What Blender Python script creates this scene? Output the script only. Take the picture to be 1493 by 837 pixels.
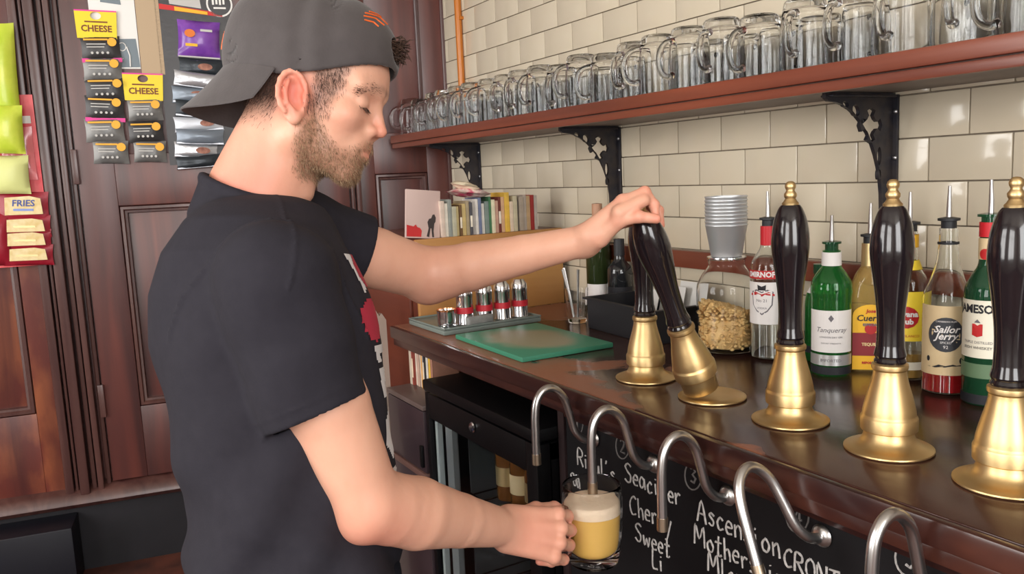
import bpy, bmesh, math, random
import numpy as np
from mathutils import Vector, Matrix
from mathutils.bvhtree import BVHTree
rng = random.Random(7)
for o in list(bpy.data.objects): bpy.data.objects.remove(o)
scene = bpy.context.scene
COL = scene.collection
PI = math.pi

# ------------------------------------------------------------------ camera
IW, IH, FPX = 1493.0, 837.0, 1200.0
RM = np.array([[0.5051, -0.0941, 0.8579], [0.8619, 0.1063, -0.4958], [-0.0446, 0.9898, 0.1348]])
CAM = np.array([0.0, -1.5, 1.365])
def _ortho(m):
    x = m[:, 0] / np.linalg.norm(m[:, 0]); y = m[:, 1] - x * (m[:, 1] @ x); y /= np.linalg.norm(y)
    return np.stack([x, y, np.cross(x, y)], 1)
RM = _ortho(RM)
cd = bpy.data.cameras.new('camera'); cam = bpy.data.objects.new('camera', cd); COL.objects.link(cam)
cd.sensor_width = 36.0; cd.lens = FPX / IW * 36.0; cd.clip_start = 0.02
cam.matrix_world = Matrix([[*RM[0], CAM[0]], [*RM[1], CAM[1]], [*RM[2], CAM[2]], [0, 0, 0, 1]])
scene.camera = cam
def ray(x, y): return RM @ np.array([(x - IW/2) / FPX, -(y - IH/2) / FPX, -1.0])
def at(x, y, d): return CAM + ray(x, y) * d
def onz(x, y, z): r = ray(x, y); return CAM + r * ((z - CAM[2]) / r[2])
def ony(x, y, Y): r = ray(x, y); return CAM + r * ((Y - CAM[1]) / r[1])
def onx(x, y, X): r = ray(x, y); return CAM + r * ((X - CAM[0]) / r[0])
def proj(p):
    c = RM.T @ (np.asarray(p, float) - CAM); return IW/2 + FPX*c[0]/-c[2], IH/2 - FPX*c[1]/-c[2], -c[2]

# ------------------------------------------------------------------ world, daylight, exposure
w = bpy.data.worlds.new('world'); scene.world = w; w.use_nodes = True
w.node_tree.nodes['Background'].inputs[0].default_value = (0.86, 0.93, 1.0, 1)
w.node_tree.nodes['Background'].inputs[1].default_value = 1.0
def area(name, loc, target, sx, sy, power, col):
    ld = bpy.data.lights.new(name, 'AREA'); ld.shape = 'RECTANGLE'; ld.size = sx; ld.size_y = sy
    ld.energy = power; ld.color = col
    o = bpy.data.objects.new(name, ld); COL.objects.link(o); o.location = loc
    d = Vector(target) - Vector(loc); o.rotation_euler = d.to_track_quat('-Z', 'Y').to_euler()
    return o
# daylight entering by the windows of the front wall (behind the camera) and of the right wall
area('window_daylight', (-1.9, -3.95, 1.75), (-1.9, 0, 1.45), 1.5, 1.9, 62, (1.0, .97, .93))
area('window_daylight', (0.5, -3.95, 1.75), (0.5, 0, 1.45), 1.5, 1.9, 62, (1.0, .97, .93))
area('window_daylight', (2.55, -1.9, 1.9), (0, -1.75, 1.6), 1.7, 2.15, 80, (1.0, .98, .96))
scene.view_settings.view_transform = 'Standard'; scene.view_settings.look = 'None'
scene.view_settings.gamma = 1.0; scene.view_settings.use_curve_mapping = False
scene.view_settings.exposure = 0.35

# ------------------------------------------------------------------ helpers
def lin(c):
    return tuple((x/12.92 if x <= .04045 else ((x+.055)/1.055)**2.4) for x in c)
def rgb(r, g, b): return lin((r/255., g/255., b/255.))
def tag(o, label=None, cat=None, group=None, kind=None):
    if label: o['label'] = label
    if cat: o['category'] = cat
    if group: o['group'] = group
    if kind: o['kind'] = kind
    return o
def thing(name, label, cat, loc=(0, 0, 0), rotz=0, group=None):
    o = bpy.data.objects.new(name, None); COL.objects.link(o)
    o.empty_display_size = .05; o.location = [float(x) for x in loc]; o.rotation_euler = (0, 0, rotz)
    return tag(o, label, cat, group)
def copy_tree(o, parent=None, kids=None):
    c = o.copy(); COL.objects.link(c); c.parent = parent
    for ch in (CH.get(o.name, [])):
        k = copy_tree(ch, c); CH.setdefault(c.name, []).append(k)
    return c
CH = {}
MATS = {}
def mat(name, base, rough=.5, metal=0., noise=None, bump=None, spec=.5, coat=0., trans=0., ior=1.45,
        objrand=0., wood=None, alpha=None, sheen=0., emis=None, sss=0., coatrough=.1):
    """principled material; noise=(scale, colour2, contrast, stretch); bump=(scale, strength); wood=(colour2, scale, axis)"""
    if name in MATS: return MATS[name]
    m = bpy.data.materials.new(name); m.use_nodes = True; MATS[name] = m
    nt = m.node_tree; N, L = nt.nodes, nt.links
    b = N['Principled BSDF']
    b.inputs['Base Color'].default_value = (*base, 1); b.inputs['Roughness'].default_value = rough
    b.inputs['Metallic'].default_value = metal; b.inputs['IOR'].default_value = ior
    b.inputs['Specular IOR Level'].default_value = spec
    b.inputs['Coat Weight'].default_value = coat; b.inputs['Coat Roughness'].default_value = coatrough
    b.inputs['Transmission Weight'].default_value = trans
    if sss: b.inputs['Subsurface Weight'].default_value = sss; b.inputs['Subsurface Radius'].default_value = (.012, .005, .003); b.inputs['Subsurface Scale'].default_value = 1.0
    if sheen: b.inputs['Sheen Weight'].default_value = sheen; b.inputs['Sheen Roughness'].default_value = .5
    if emis: b.inputs['Emission Color'].default_value = (*emis[0], 1); b.inputs['Emission Strength'].default_value = emis[1]
    tc = N.new('ShaderNodeTexCoord')
    col = None
    def mapping(sc):
        mp = N.new('ShaderNodeMapping'); mp.inputs['Scale'].default_value = sc
        L.new(tc.outputs['Object'], mp.inputs['Vector']); return mp
    def mix(fac, a, c, mode='MIX'):
        mx = N.new('ShaderNodeMix'); mx.data_type = 'RGBA'; mx.blend_type = mode
        if isinstance(fac, (int, float)): mx.inputs['Factor'].default_value = fac
        else: L.new(fac, mx.inputs['Factor'])
        for s, v in ((mx.inputs[6], a), (mx.inputs[7], c)):
            if hasattr(v, 'is_linked'): L.new(v, s)
            else: s.default_value = (*v, 1)
        return mx.outputs[2]
    if noise:
        sc, c2, contrast = noise[:3]; st = noise[3] if len(noise) > 3 else (1, 1, 1)
        mp = mapping(st); n = N.new('ShaderNodeTexNoise'); n.inputs['Scale'].default_value = sc
        n.inputs['Detail'].default_value = 6; L.new(mp.outputs[0], n.inputs['Vector'])
        rp = N.new('ShaderNodeValToRGB'); rp.color_ramp.elements[0].position = .5 - contrast; rp.color_ramp.elements[1].position = .5 + contrast
        L.new(n.outputs[0], rp.inputs[0]); col = mix(rp.outputs[0], base, c2)
    if wood:
        c2, sc, axis = wood
        st = [sc, sc, sc]; st[axis] = sc * .06
        mp = mapping(st); n = N.new('ShaderNodeTexNoise'); n.inputs['Scale'].default_value = 1.0
        n.inputs['Detail'].default_value = 8; n.inputs['Distortion'].default_value = .6
        L.new(mp.outputs[0], n.inputs['Vector'])
        rp = N.new('ShaderNodeValToRGB'); rp.color_ramp.elements[0].position = .32; rp.color_ramp.elements[1].position = .68
        L.new(n.outputs[0], rp.inputs[0]); col = mix(rp.outputs[0], col if col else base, c2)
    if objrand:
        oi = N.new('ShaderNodeObjectInfo'); hs = N.new('ShaderNodeHueSaturation')
        ma = N.new('ShaderNodeMapRange'); ma.inputs[3].default_value = 1 - objrand; ma.inputs[4].default_value = 1 + objrand
        L.new(oi.outputs['Random'], ma.inputs[0]); L.new(ma.outputs[0], hs.inputs['Value'])
        if col: L.new(col, hs.inputs['Color'])
        else: hs.inputs['Color'].default_value = (*base, 1)
        col = hs.outputs[0]
    if col: L.new(col, b.inputs['Base Color'])
    if bump:
        bn = N.new('ShaderNodeTexNoise'); bn.inputs['Scale'].default_value = bump[0]; bn.inputs['Detail'].default_value = 4
        if len(bump) > 2: L.new(mapping(bump[2]).outputs[0], bn.inputs['Vector'])
        else: L.new(tc.outputs['Object'], bn.inputs['Vector'])
        bp = N.new('ShaderNodeBump'); bp.inputs['Strength'].default_value = bump[1]; bp.inputs['Distance'].default_value = .004
        L.new(bn.outputs[0], bp.inputs['Height']); L.new(bp.outputs[0], b.inputs['Normal'])
    m['nodes_ready'] = 1
    return m

class MB:
    """collects geometry for one mesh object"""
    def __init__(s): s.v = []; s.f = []; s.m = []
    def add(s, vs, fs, T=None, mi=0):
        o = len(s.v)
        for p in vs:
            p = Vector([float(c) for c in p])
            s.v.append(tuple(T @ p) if T is not None else tuple(p))
        for f in fs: s.f.append([o + i for i in f]); s.m.append(mi)
        return s
    def box(s, lo, hi, T=None, bev=0.0):
        x0, y0, z0 = lo; x1, y1, z1 = hi
        if bev <= 0:
            return s.add([(x0,y0,z0),(x1,y0,z0),(x1,y1,z0),(x0,y1,z0),(x0,y0,z1),(x1,y0,z1),(x1,y1,z1),(x0,y1,z1)],
                [(0,3,2,1),(4,5,6,7),(0,1,5,4),(1,2,6,5),(2,3,7,6),(3,0,4,7)], T)
        b = bmesh.new(); bmesh.ops.create_cube(b, size=1)
        for v in b.verts:
            v.co = Vector(((x0+x1)/2 + v.co.x*(x1-x0), (y0+y1)/2 + v.co.y*(y1-y0), (z0+z1)/2 + v.co.z*(z1-z0)))
        bmesh.ops.bevel(b, geom=list(b.edges), offset=bev, segments=2, profile=.6, affect='EDGES', clamp_overlap=True)
        b.verts.index_update(); s.add([v.co.copy() for v in b.verts], [[v.index for v in f.verts] for f in b.faces], T); b.free()
        return s
    def lathe(s, prof, n=32, T=None, a0=0., a1=2*PI, sx=1., sy=1.):
        """prof: (r, z) from bottom to top, revolved about z"""
        full = abs(a1 - a0 - 2*PI) < 1e-6; vs = []; fs = []; cols = n if full else n + 1
        idx = []
        for r, z in prof:
            if r < 1e-7 and full: idx.append([len(vs)]); vs.append((0, 0, z)); continue
            row = []
            for i in range(cols):
                a = a0 + (a1 - a0) * i / n; row.append(len(vs)); vs.append((r*math.cos(a)*sx, r*math.sin(a)*sy, z))
            idx.append(row)
        for A, B in zip(idx, idx[1:]):
            for i in range(n):
                j = (i + 1) % cols if full else i + 1
                if len(A) == 1 and len(B) == 1: continue
                if len(A) == 1: fs.append((A[0], B[j], B[i]))
                elif len(B) == 1: fs.append((A[i], A[j], B[0]))
                else: fs.append((A[i], A[j], B[j], B[i]))
        return s.add(vs, fs, T)
    def tube(s, pts, rad, n=10, cap=True, T=None):
        pts = [Vector([float(c) for c in p]) for p in pts]; k = len(pts)
        if not hasattr(rad, '__len__'): rad = [rad] * k
        vs = []; fs = []; up = None
        for i, p in enumerate(pts):
            t = (pts[min(i+1, k-1)] - pts[max(i-1, 0)]).normalized()
            if up is None:
                up = Vector((0, 0, 1)) if abs(t.z) < .9 else Vector((1, 0, 0))
            u = (up - t * up.dot(t)).normalized(); up = u; q = t.cross(u)
            for j in range(n):
                a = 2*PI*j/n; vs.append(p + (u*math.cos(a) + q*math.sin(a)) * rad[i])
        for i in range(k - 1):
            for j in range(n):
                j2 = (j+1) % n; fs.append((i*n+j, i*n+j2, (i+1)*n+j2, (i+1)*n+j))
        if cap: fs.append(list(range(n))[::-1]); fs.append([(k-1)*n + j for j in range(n)])
        return s.add(vs, fs, T)
    def prism(s, poly, z0, z1, T=None):
        n = len(poly); vs = [(x, y, z0) for x, y in poly] + [(x, y, z1) for x, y in poly]
        fs = [list(range(n))[::-1], [n + i for i in range(n)]] + [(i, (i+1) % n, n + (i+1) % n, n + i) for i in range(n)]
        return s.add(vs, fs, T)
    def sphere(s, c, r, n=12, T=None):
        rx, ry, rz = r if hasattr(r, '__len__') else (r, r, r)
        prof = [(math.sin(PI*i/(n)), -math.cos(PI*i/n)) for i in range(n + 1)]
        M_ = Matrix.Translation(Vector([float(x) for x in c])) @ Matrix.Diagonal((rx, ry, rz, 1))
        return s.lathe([(abs(a) if 0 < i < n else 0, b) for i, (a, b) in enumerate(prof)], n*2 if n < 10 else 20, (T @ M_) if T is not None else M_)
    def build(s, name, m, parent=None, angle=40, off=None):
        me = bpy.data.meshes.new(name); me.from_pydata(s.v, [], s.f); me.validate(); me.update()
        return link(name, me, m, parent, angle, off)
def link(name, me, m, parent=None, angle=40, off=None):
    if off is not None: me.transform(Matrix.Translation(-Vector([float(c) for c in off])))
    for x in (m if isinstance(m, (list, tuple)) else [m]): me.materials.append(x)
    if angle:
        me.polygons.foreach_set('use_smooth', [True] * len(me.polygons)); me.set_sharp_from_angle(angle=math.radians(angle))
    o = bpy.data.objects.new(name, me); COL.objects.link(o)
    if parent is not None: o.parent = parent; CH.setdefault(parent.name, []).append(o)
    return o
def share(src, name, parent, T=None):
    o = bpy.data.objects.new(name, src.data); COL.objects.link(o)
    if parent is not None: o.parent = parent; CH.setdefault(parent.name, []).append(o)
    if T is not None: o.matrix_local = T
    return o
def smooth_prof(pts, n=6):
    """Catmull-Rom through (r,z) profile points"""
    out = []
    for i in range(len(pts) - 1):
        p0 = pts[max(i-1, 0)]; p1 = pts[i]; p2 = pts[i+1]; p3 = pts[min(i+2, len(pts)-1)]
        for k in range(n):
            t = k / n
            out.append(tuple(.5*((2*b) + (-a+c)*t + (2*a-5*b+4*c-d)*t*t + (-a+3*b-3*c+d)*t**3) for a, b, c, d in zip(p0, p1, p2, p3)))
    out.append(tuple(pts[-1])); return out
def spline3(pts, n=8): return smooth_prof(pts, n)
def text_mesh(txt, size, align='CENTER', shear=0., bold=0., width=1., extrude=0.):
    """flat mesh of a line of lettering in x,y; returns (verts, faces)"""
    cu = bpy.data.curves.new('lettering', 'FONT'); cu.body = txt; cu.size = size; cu.align_x = align; cu.align_y = 'CENTER'
    cu.shear = shear; cu.offset = bold; cu.resolution_u = 2; cu.extrude = extrude
    o = bpy.data.objects.new('lettering', cu); COL.objects.link(o)
    dg = bpy.context.evaluated_depsgraph_get(); me = bpy.data.meshes.new_from_object(o.evaluated_get(dg))
    vs = [(v.co.x*width, v.co.y, v.co.z) for v in me.vertices]; fs = [list(p.vertices) for p in me.polygons]
    bpy.data.objects.remove(o); bpy.data.curves.remove(cu); bpy.data.meshes.remove(me)
    return vs, fs
def curve_plate(loops, ext, bev=0.):
    """filled 2D outline with holes, extruded by ext each way: (verts, faces)"""
    cu = bpy.data.curves.new('plate', 'CURVE'); cu.dimensions = '2D'; cu.fill_mode = 'BOTH'; cu.extrude = ext; cu.bevel_depth = bev
    for lp in loops:
        sp = cu.splines.new('POLY'); sp.points.add(len(lp) - 1); sp.use_cyclic_u = True
        for p, q in zip(sp.points, lp): p.co = (q[0], q[1], 0, 1)
    o = bpy.data.objects.new('plate', cu); COL.objects.link(o)
    dg = bpy.context.evaluated_depsgraph_get(); me = bpy.data.meshes.new_from_object(o.evaluated_get(dg))
    vs = [tuple(v.co) for v in me.vertices]; fs = [list(p.vertices) for p in me.polygons]
    bpy.data.objects.remove(o); bpy.data.curves.remove(cu); bpy.data.meshes.remove(me)
    return vs, fs
ORD = ['first', 'second', 'third', 'fourth', 'fifth', 'sixth', 'seventh', 'eighth', 'ninth', 'tenth', 'eleventh', 'twelfth',
       'thirteenth', 'fourteenth', 'fifteenth', 'sixteenth', 'seventeenth', 'eighteenth', 'nineteenth', 'twentieth',
       'twenty-first', 'twenty-second', 'twenty-third', 'twenty-fourth', 'twenty-fifth', 'twenty-sixth', 'twenty-seventh', 'twenty-eighth', 'twenty-ninth', 'thirtieth']
# ------------------------------------------------------------------ materials of the place
m_tile = mat('glazed_cream_tile', rgb(206, 196, 176), .16, noise=(3., rgb(198, 185, 162), .3), objrand=.045, coat=.4, coatrough=.05, bump=(9., .05))
m_grout = mat('grout', rgb(150, 138, 122), .9, noise=(40., rgb(120, 108, 94), .2))
m_redwood = mat('varnished_red_wood', rgb(92, 40, 34), .34, wood=(rgb(62, 26, 24), 14., 2), noise=(6., rgb(110, 52, 40), .12, (1, 1, .3)), coat=.9, coatrough=.42, bump=(30., .12, (1, 1, .15)))
m_redwood_worn = mat('worn_red_wood', rgb(104, 44, 34), .42, wood=(rgb(74, 30, 26), 12., 2), noise=(9., rgb(150, 84, 52), .09, (1, 1, .5)), coat=.3, coatrough=.3, bump=(30., .15, (1, 1, .2)))
m_moulding = mat('dark_moulding_wood', rgb(64, 34, 32), .36, wood=(rgb(92, 60, 54), 20., 2), coat=.5, coatrough=.25)
m_black = mat('black_paint', rgb(20, 19, 24), .6, noise=(12., rgb(28, 26, 32), .2))
m_floor = mat('brown_floor', rgb(98, 54, 42), .55, noise=(7., rgb(60, 36, 32), .15), bump=(20., .1))
m_plaster = mat('pale_plaster', rgb(214, 206, 194), .8, noise=(4., rgb(204, 196, 184), .3))
m_shelfwood = mat('mahogany_shelf_wood', rgb(132, 68, 46), .38, wood=(rgb(102, 48, 33), 16., 0), coat=.35, coatrough=.2)
m_under = mat('grey_painted_wood', rgb(150, 138, 132), .6, noise=(6., rgb(132, 122, 118), .2))
m_iron = mat('black_iron', rgb(38, 38, 46), .42, .3, noise=(30., rgb(58, 52, 52), .1), bump=(60., .15))
m_orange = mat('amber_painted_pipe', rgb(186, 106, 18), .35, coat=.3)
m_chrome = mat('chrome', (.72, .72, .74), .16, 1.)
m_steel = mat('brushed_steel', (.56, .55, .54), .3, 1., bump=(80., .04, (1, 1, .1)))
m_white = mat('white_print', rgb(236, 234, 230), .5)
m_screw = mat('screw_metal', (.5, .5, .52), .35, 1.)
m_frame = mat('white_window_frame', rgb(226, 224, 218), .5)

# ------------------------------------------------------------------ tile wall, each tile a piece
TX, TZ = .157, .0840
wb = MB().box((-3.2, .006, 0), (2.65, .12, 3.1)).build('wall_back', m_grout)
tag(wb, 'cream glazed brick tile wall behind the bar', None, kind='structure')
tproto = None
def bev_tile(wd, ht):
    return MB().box((-wd/2, -.003, -ht/2), (wd/2, .0075, ht/2), bev=.0022)
cells = []
for row in range(-6, 13):
    z0 = 1.401 + (row - 1) * TZ; z1 = z0 + TZ          # row 0: 1.317-1.401
    x_off = -.974 if row % 2 == 0 else -.974 + TX/2
    for k in range(-15, 18):
        xa = x_off + k*TX; xb = xa + TX
        if xa < -3.06:
            if xb < -3.03: continue
            xa = -3.06
        if z0 < .93: continue
        c = proj(((xa+xb)/2, 0, (z0+z1)/2))
        if c[2] < .2 or not (-40 < c[0] < IW + 130) or not (-60 < c[1] < IH): continue
        cells.append((c[2], xa, xb, z0, z1, c))
tp = {}
cells.sort()
rest = MB()
for i, (d, xa, xb, z0, z1, c) in enumerate(cells):
    wd = round(xb - xa - .0022, 4); ht = TZ - .0022
    T = Matrix.Translation(((xa+xb)/2, rng.uniform(-.0004, .0004), (z0+z1)/2)) @ Matrix.Rotation(rng.uniform(-.0035, .0035), 4, 'Z') @ Matrix.Rotation(rng.uniform(-.004, .004), 4, 'X')
    if i < 300:
        if wd not in tp: tp[wd] = bev_tile(wd, ht).build('tile', m_tile, wb, 30); tp[wd].matrix_local = T
        else: share(tp[wd], 'tile', wb, T)
    else:
        mbt = bev_tile(wd, ht); rest.add(mbt.v, mbt.f, T)
if rest.v: tag(rest.build('far_tiles', m_tile, wb, 30), kind='stuff')
# timber rail let into the tiles
tag(MB().box((-3.05, -.022, 1.101), (2.6, .004, 1.147), bev=.004).build('trim_1', m_shelfwood), 'red-brown timber rail across the tile wall', kind='structure')

# ------------------------------------------------------------------ the rest of the room
tag(MB().box((-6, -4.2, -.1), (2.65, .1, 0)).build('floor', m_floor), 'brown floor behind the bar', kind='structure')
tag(MB().box((-6, -4.2, 3.1), (2.65, .12, 3.2)).build('ceiling', m_plaster), 'pale ceiling', kind='structure')
def wall_with_windows(name, T, length, wins, label):
    """wall in local x (0..length), z; y thickness; wins = (x0,x1,z0,z1)"""
    b = MB(); xs = 0.
    for x0, x1, z0, z1 in wins:
        b.box((xs, 0, 0), (x0, .12, 3.1), T); b.box((x0, 0, 0), (x1, .12, z0), T); b.box((x0, 0, z1), (x1, .12, 3.1), T); xs = x1
    b.box((xs, 0, 0), (length, .12, 3.1), T)
    o = b.build(name, m_plaster); tag(o, label, kind='structure')
    for i, (x0, x1, z0, z1) in enumerate(wins):
        WN[0] += 1; f = MB(); t = .05
        f.box((x0, .03, z0), (x0+t, .09, z1), T); f.box((x1-t, .03, z0), (x1, .09, z1), T)
        f.box((x0, .03, z0), (x1, .09, z0+t), T); f.box((x0, .03, z1-t), (x1, .09, z1), T)
        xm = (x0+x1)/2; zm = z0 + (z1-z0)*.62
        f.box((xm-.02, .04, z0), (xm+.02, .08, z1), T); f.box((x0, .04, zm-.02), (x1, .08, zm+.02), T)
        tag(f.build('window_%d' % WN[0], m_frame), 'white framed window of the bar room', kind='structure')
WN = [0]
Tf = Matrix.Translation((-6, -3.9, 0)) @ Matrix.Diagonal((1, 1, 1, 1))
wall_with_windows('wall_front', Matrix.Translation((-6, -3.92, 0)), 8.65, [(3.35, 4.85, .8, 2.7), (5.75, 7.25, .8, 2.7)], 'pale front wall with windows')
Tr = Matrix.Translation((2.53, -3.9, 0)) @ Matrix.Rotation(PI/2, 4, 'Z') @ Matrix.Diagonal((1, -1, 1, 1))
wall_with_windows('wall_right', Tr, 3.9, [(1.15, 2.85, .8, 3.0)], 'pale right wall with window')

# ------------------------------------------------------------------ left wall: panelled wood and a door, 10 degrees out of square
LA = math.radians(10)
LW0 = Vector((-3.06, 0, 0)); LD = Vector((-math.sin(LA), -math.cos(LA), 0)); LN = Vector((math.cos(LA), -math.sin(LA), 0))
TL = Matrix(((LD.x, LN.x, 0, LW0.x), (LD.y, LN.y, 0, LW0.y), (0, 0, 1, 0), (0, 0, 0, 1)))   # local (s, out, z)
def lwp(s, out, z): return LW0 + LD*s + LN*out + Vector((0, 0, z))
wl = MB().box((-.1, -.1, 0), (4.2, -.012, 3.1), TL).build('wall_left', m_redwood)
tag(wl, 'dark red-brown panelled wooden wall', kind='structure')
def lw(name, s0, s1, z0, z1, o0, o1, m, parent, bev=.003):
    return MB().box((s0, o0, z0), (s1, o1, z1), TL, bev).build(name, m, parent)
def moulding_rect(name, s0, s1, z0, z1, o, wdt, m, parent):
    """mitred frame moulding with a stepped profile, running round a panel"""
    b = MB()
    prof = [(0, o), (.15, o+.012), (.45, o+.014), (.6, o+.007), (.85, o+.006), (1., o-.012)]
    cs = [(s0, z0, 1, 1), (s1, z0, -1, 1), (s1, z1, -1, -1), (s0, z1, 1, -1)]
    rows = [[(cx + sx*t*wdt, oo, cz + sz*t*wdt) for t, oo in prof] for cx, cz, sx, sz in cs]
    vs = [p for r in rows for p in r]; n = len(prof)
    fs = [(i*n+k, ((i+1) % 4)*n+k, ((i+1) % 4)*n+k+1, i*n+k+1) for i in range(4) for k in range(n-1)]
    return b.add(vs, fs, TL).build(name, m, parent, 25)
# right-hand panelling between the tile corner and the door
lw('stile', .0, .098, .3, 3.0, -.012, .014, m_redwood, wl); lw('stile', .312, .37, .3, 3.0, -.012, .014, m_redwood, wl)
lw('rail', .098, .312, 1.392, 1.55, -.012, .0135, m_redwood, wl); lw('rail', .098, .312, .3, .5, -.012, .0135, m_redwood, wl)
lw('panel', .098, .312, .5, 1.392, -.02, -.004, m_redwood, wl); lw('panel', .098, .312, 1.55, 3.0, -.02, .008, m_redwood, wl)
moulding_rect('moulding', .098, .312, .5, 1.392, .006, .026, m_moulding, wl)
lw('moulding', .098, .116, 1.55, 3.0, .004, .022, m_moulding, wl); lw('moulding', -.012, .012, .95, 3.0, .01, .024, m_moulding, wl)
# door frame posts (moulded pilaster left of the door, narrow one right of it)
for a, b_, o in ((1.362, 1.378, .02), (1.384, 1.404, .046), (1.408, 1.424, .036), (1.430, 1.462, .056), (1.468, 1.478, .036), (1.482, 1.510, .044)):
    lw('moulding', a, b_, .29, 3.0, -.012, o, m_moulding, wl, .006)
for a, b_, o in ((.372, .392, .04), (.396, .412, .03)):
    lw('moulding', a, b_, .29, 3.0, -.012, o, m_moulding, wl, .005)
# left panelling
lw('stile', 1.512, 1.575, .3, 3.0, -.012, .016, m_redwood_worn, wl)
lw('rail', 1.575, 2.6, .3, .6, -.012, .015, m_redwood_worn, wl)
lw('panel', 1.575, 2.6, .6, 3.0, -.02, -.002, m_redwood_worn, wl)
moulding_rect('moulding', 1.575, 2.6, .6, 2.9, .006, .03, m_moulding, wl)
# door
dr = MB().box((.416, -.012, .3), (1.358, .004, 3.0), TL).build('door_1', m_redwood); tag(dr, 'dark red wooden door hung with snack cards', kind='structure')
lw('stile', 1.238, 1.357, .315, 2.99, -.01, .022, m_redwood, dr); lw('stile', .418, .54, .315, 2.99, -.01, .022, m_redwood, dr)
lw('rail', .54, 1.238, 1.318, 1.5, -.01, .0215, m_redwood, dr); lw('rail', .54, 1.238, .315, .582, -.01, .0215, m_redwood, dr)
lw('panel', .54, 1.238, .582, 1.318, -.01, .006, m_redwood, dr); lw('panel', .54, 1.238, 1.5, 2.99, -.01, .016, m_redwood, dr)
moulding_rect('moulding', .54, 1.238, .582, 1.318, .012, .03, m_moulding, dr)
lw('hinge', 1.352, 1.372, 1.40, 1.52, .018, .034, m_moulding, dr); lw('hinge', 1.352, 1.372, .56, .68, .018, .034, m_moulding, dr)
# sill and black plinth
b = MB()
prof = [(-.012, .245), (.05, .245), (.066, .262), (.06, .285), (.04, .302), (-.012, .318)]
for s0, s1 in ((0, 2.8),):
    vs = [(s0, o, z) for o, z in prof] + [(s1, o, z) for o, z in prof]; n = len(prof)
    b.add(vs, [(i, (i+1) % n, n+(i+1) % n, n+i) for i in range(n)] + [list(range(n))[::-1], list(range(n, 2*n))], TL)
tag(b.build('trim_2', m_moulding), 'worn wooden sill moulding under the door', kind='structure')
tag(MB().box((0, -.012, 0), (2.8, .03, .245), TL).build('baseboard_left', m_black), 'black painted plinth below the sill', kind='structure')
# ------------------------------------------------------------------ shelf, brackets, pipe
sh = thing('glass_shelf', 'long red-brown wooden shelf on the tile wall carrying upturned mugs', 'shelf', (-1.2, 0, 1.487))
b = MB(); b.box((-3.05, -.24, 1.492), (1.2, -.004, 1.533), bev=.003); b.build('board', m_under, sh, off=(-1.2, 0, 1.487))
b = MB(); b.box((-3.05, -.256, 1.5065), (1.2, -.2405, 1.5365), bev=.005); b.build('front_edge', m_shelfwood, sh, off=(-1.2, 0, 1.487))
b = MB(); b.box((-3.05, -.250, 1.4865), (1.2, -.2405, 1.5055), bev=.004); b.build('front_edge', m_shelfwood, sh, off=(-1.2, 0, 1.487))
def cross_loop(cx, cy, s):
    pts = []
    for q in range(4):
        a = q * PI/2
        for t, r in ((-.30, .36), (-.16, .62), (-.30, .92), (0, 1.12), (.30, .92), (.16, .62), (.30, .36)):
            x, y = r*s*math.cos(a) - t*s*1.35*math.sin(a), r*s*math.sin(a) + t*s*1.35*math.cos(a)
            pts.append((cx + x, cy + y))
    return pts
def circ(cx, cy, r, ry=None, n=14, rot=0.):
    ry = ry or r; c, s_ = math.cos(rot), math.sin(rot)
    return [(cx + r*math.cos(2*PI*i/n)*c - ry*math.sin(2*PI*i/n)*s_, cy + r*math.cos(2*PI*i/n)*s_ + ry*math.sin(2*PI*i/n)*c) for i in range(n)]
# plate outline in (y, z): wall at 0, shelf underside at 0
outl = [(0, 0), (-.205, 0), (-.205, -.011)]
for i in range(13):
    a = PI/2 * i / 12                                     # concave curve: centre at the outer lower corner
    outl.append((-.036 - .160 + .160*math.sin(a), -.017 - .205 + .205*math.cos(a)))
outl += [(-.036, -.262), (0, -.262)]
vs, fs = curve_plate([outl, cross_loop(-.073, -.062, .030), circ(-.118, -.034, .009, .012, rot=.7), circ(-.148, -.0225, .005, .009, rot=1.2), circ(-.047, -.122, .0065, .018), circ(-.045, -.158, .004, .010)], .004)
TB = Matrix(((0, 0, 1, 0), (1, 0, 0, 0), (0, 1, 0, 0), (0, 0, 0, 1)))
for i, (bx, lab) in enumerate(((-1.05, 'black iron openwork shelf bracket above the upright pump handles'), (-1.935, 'black iron openwork shelf bracket above the reaching hand'), (-2.795, 'black iron openwork shelf bracket above the row of books'))):
    br = thing('shelf_bracket', lab, 'bracket', (bx, 0, 1.22), 0, 'openwork brackets under the glass shelf')
    Tm = Matrix.Translation((0, -.003, 1.4915 - 1.22)) @ TB
    MB().add(vs, fs, Tm).build('plate', m_iron, br, 30)
    f = MB(); f.box((-.014, -.010, .008), (.014, -.0032, .268), bev=.002); f.box((-.014, -.2, .262), (.014, -.012, .2665), bev=.0015); f.build('flange', m_iron, br)
    for z in (.05, .145, .235):
        MB().sphere((.009, -.0105, z), (.005, .003, .005), 8).build('screw', m_screw, br)
pp = thing('pipe', 'thin amber painted pipe running up the tiles', 'pipe', (-2.885, -.0155, 1.537))
MB().tube([(0, 0, 0), (0, 0, .9)], .0135, 14).build('tube', m_orange, pp)
for z in (.42, .8): MB().box((-.02, -.004, z), (.02, .014, z+.012), bev=.002).build('clip', m_orange, pp)

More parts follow.
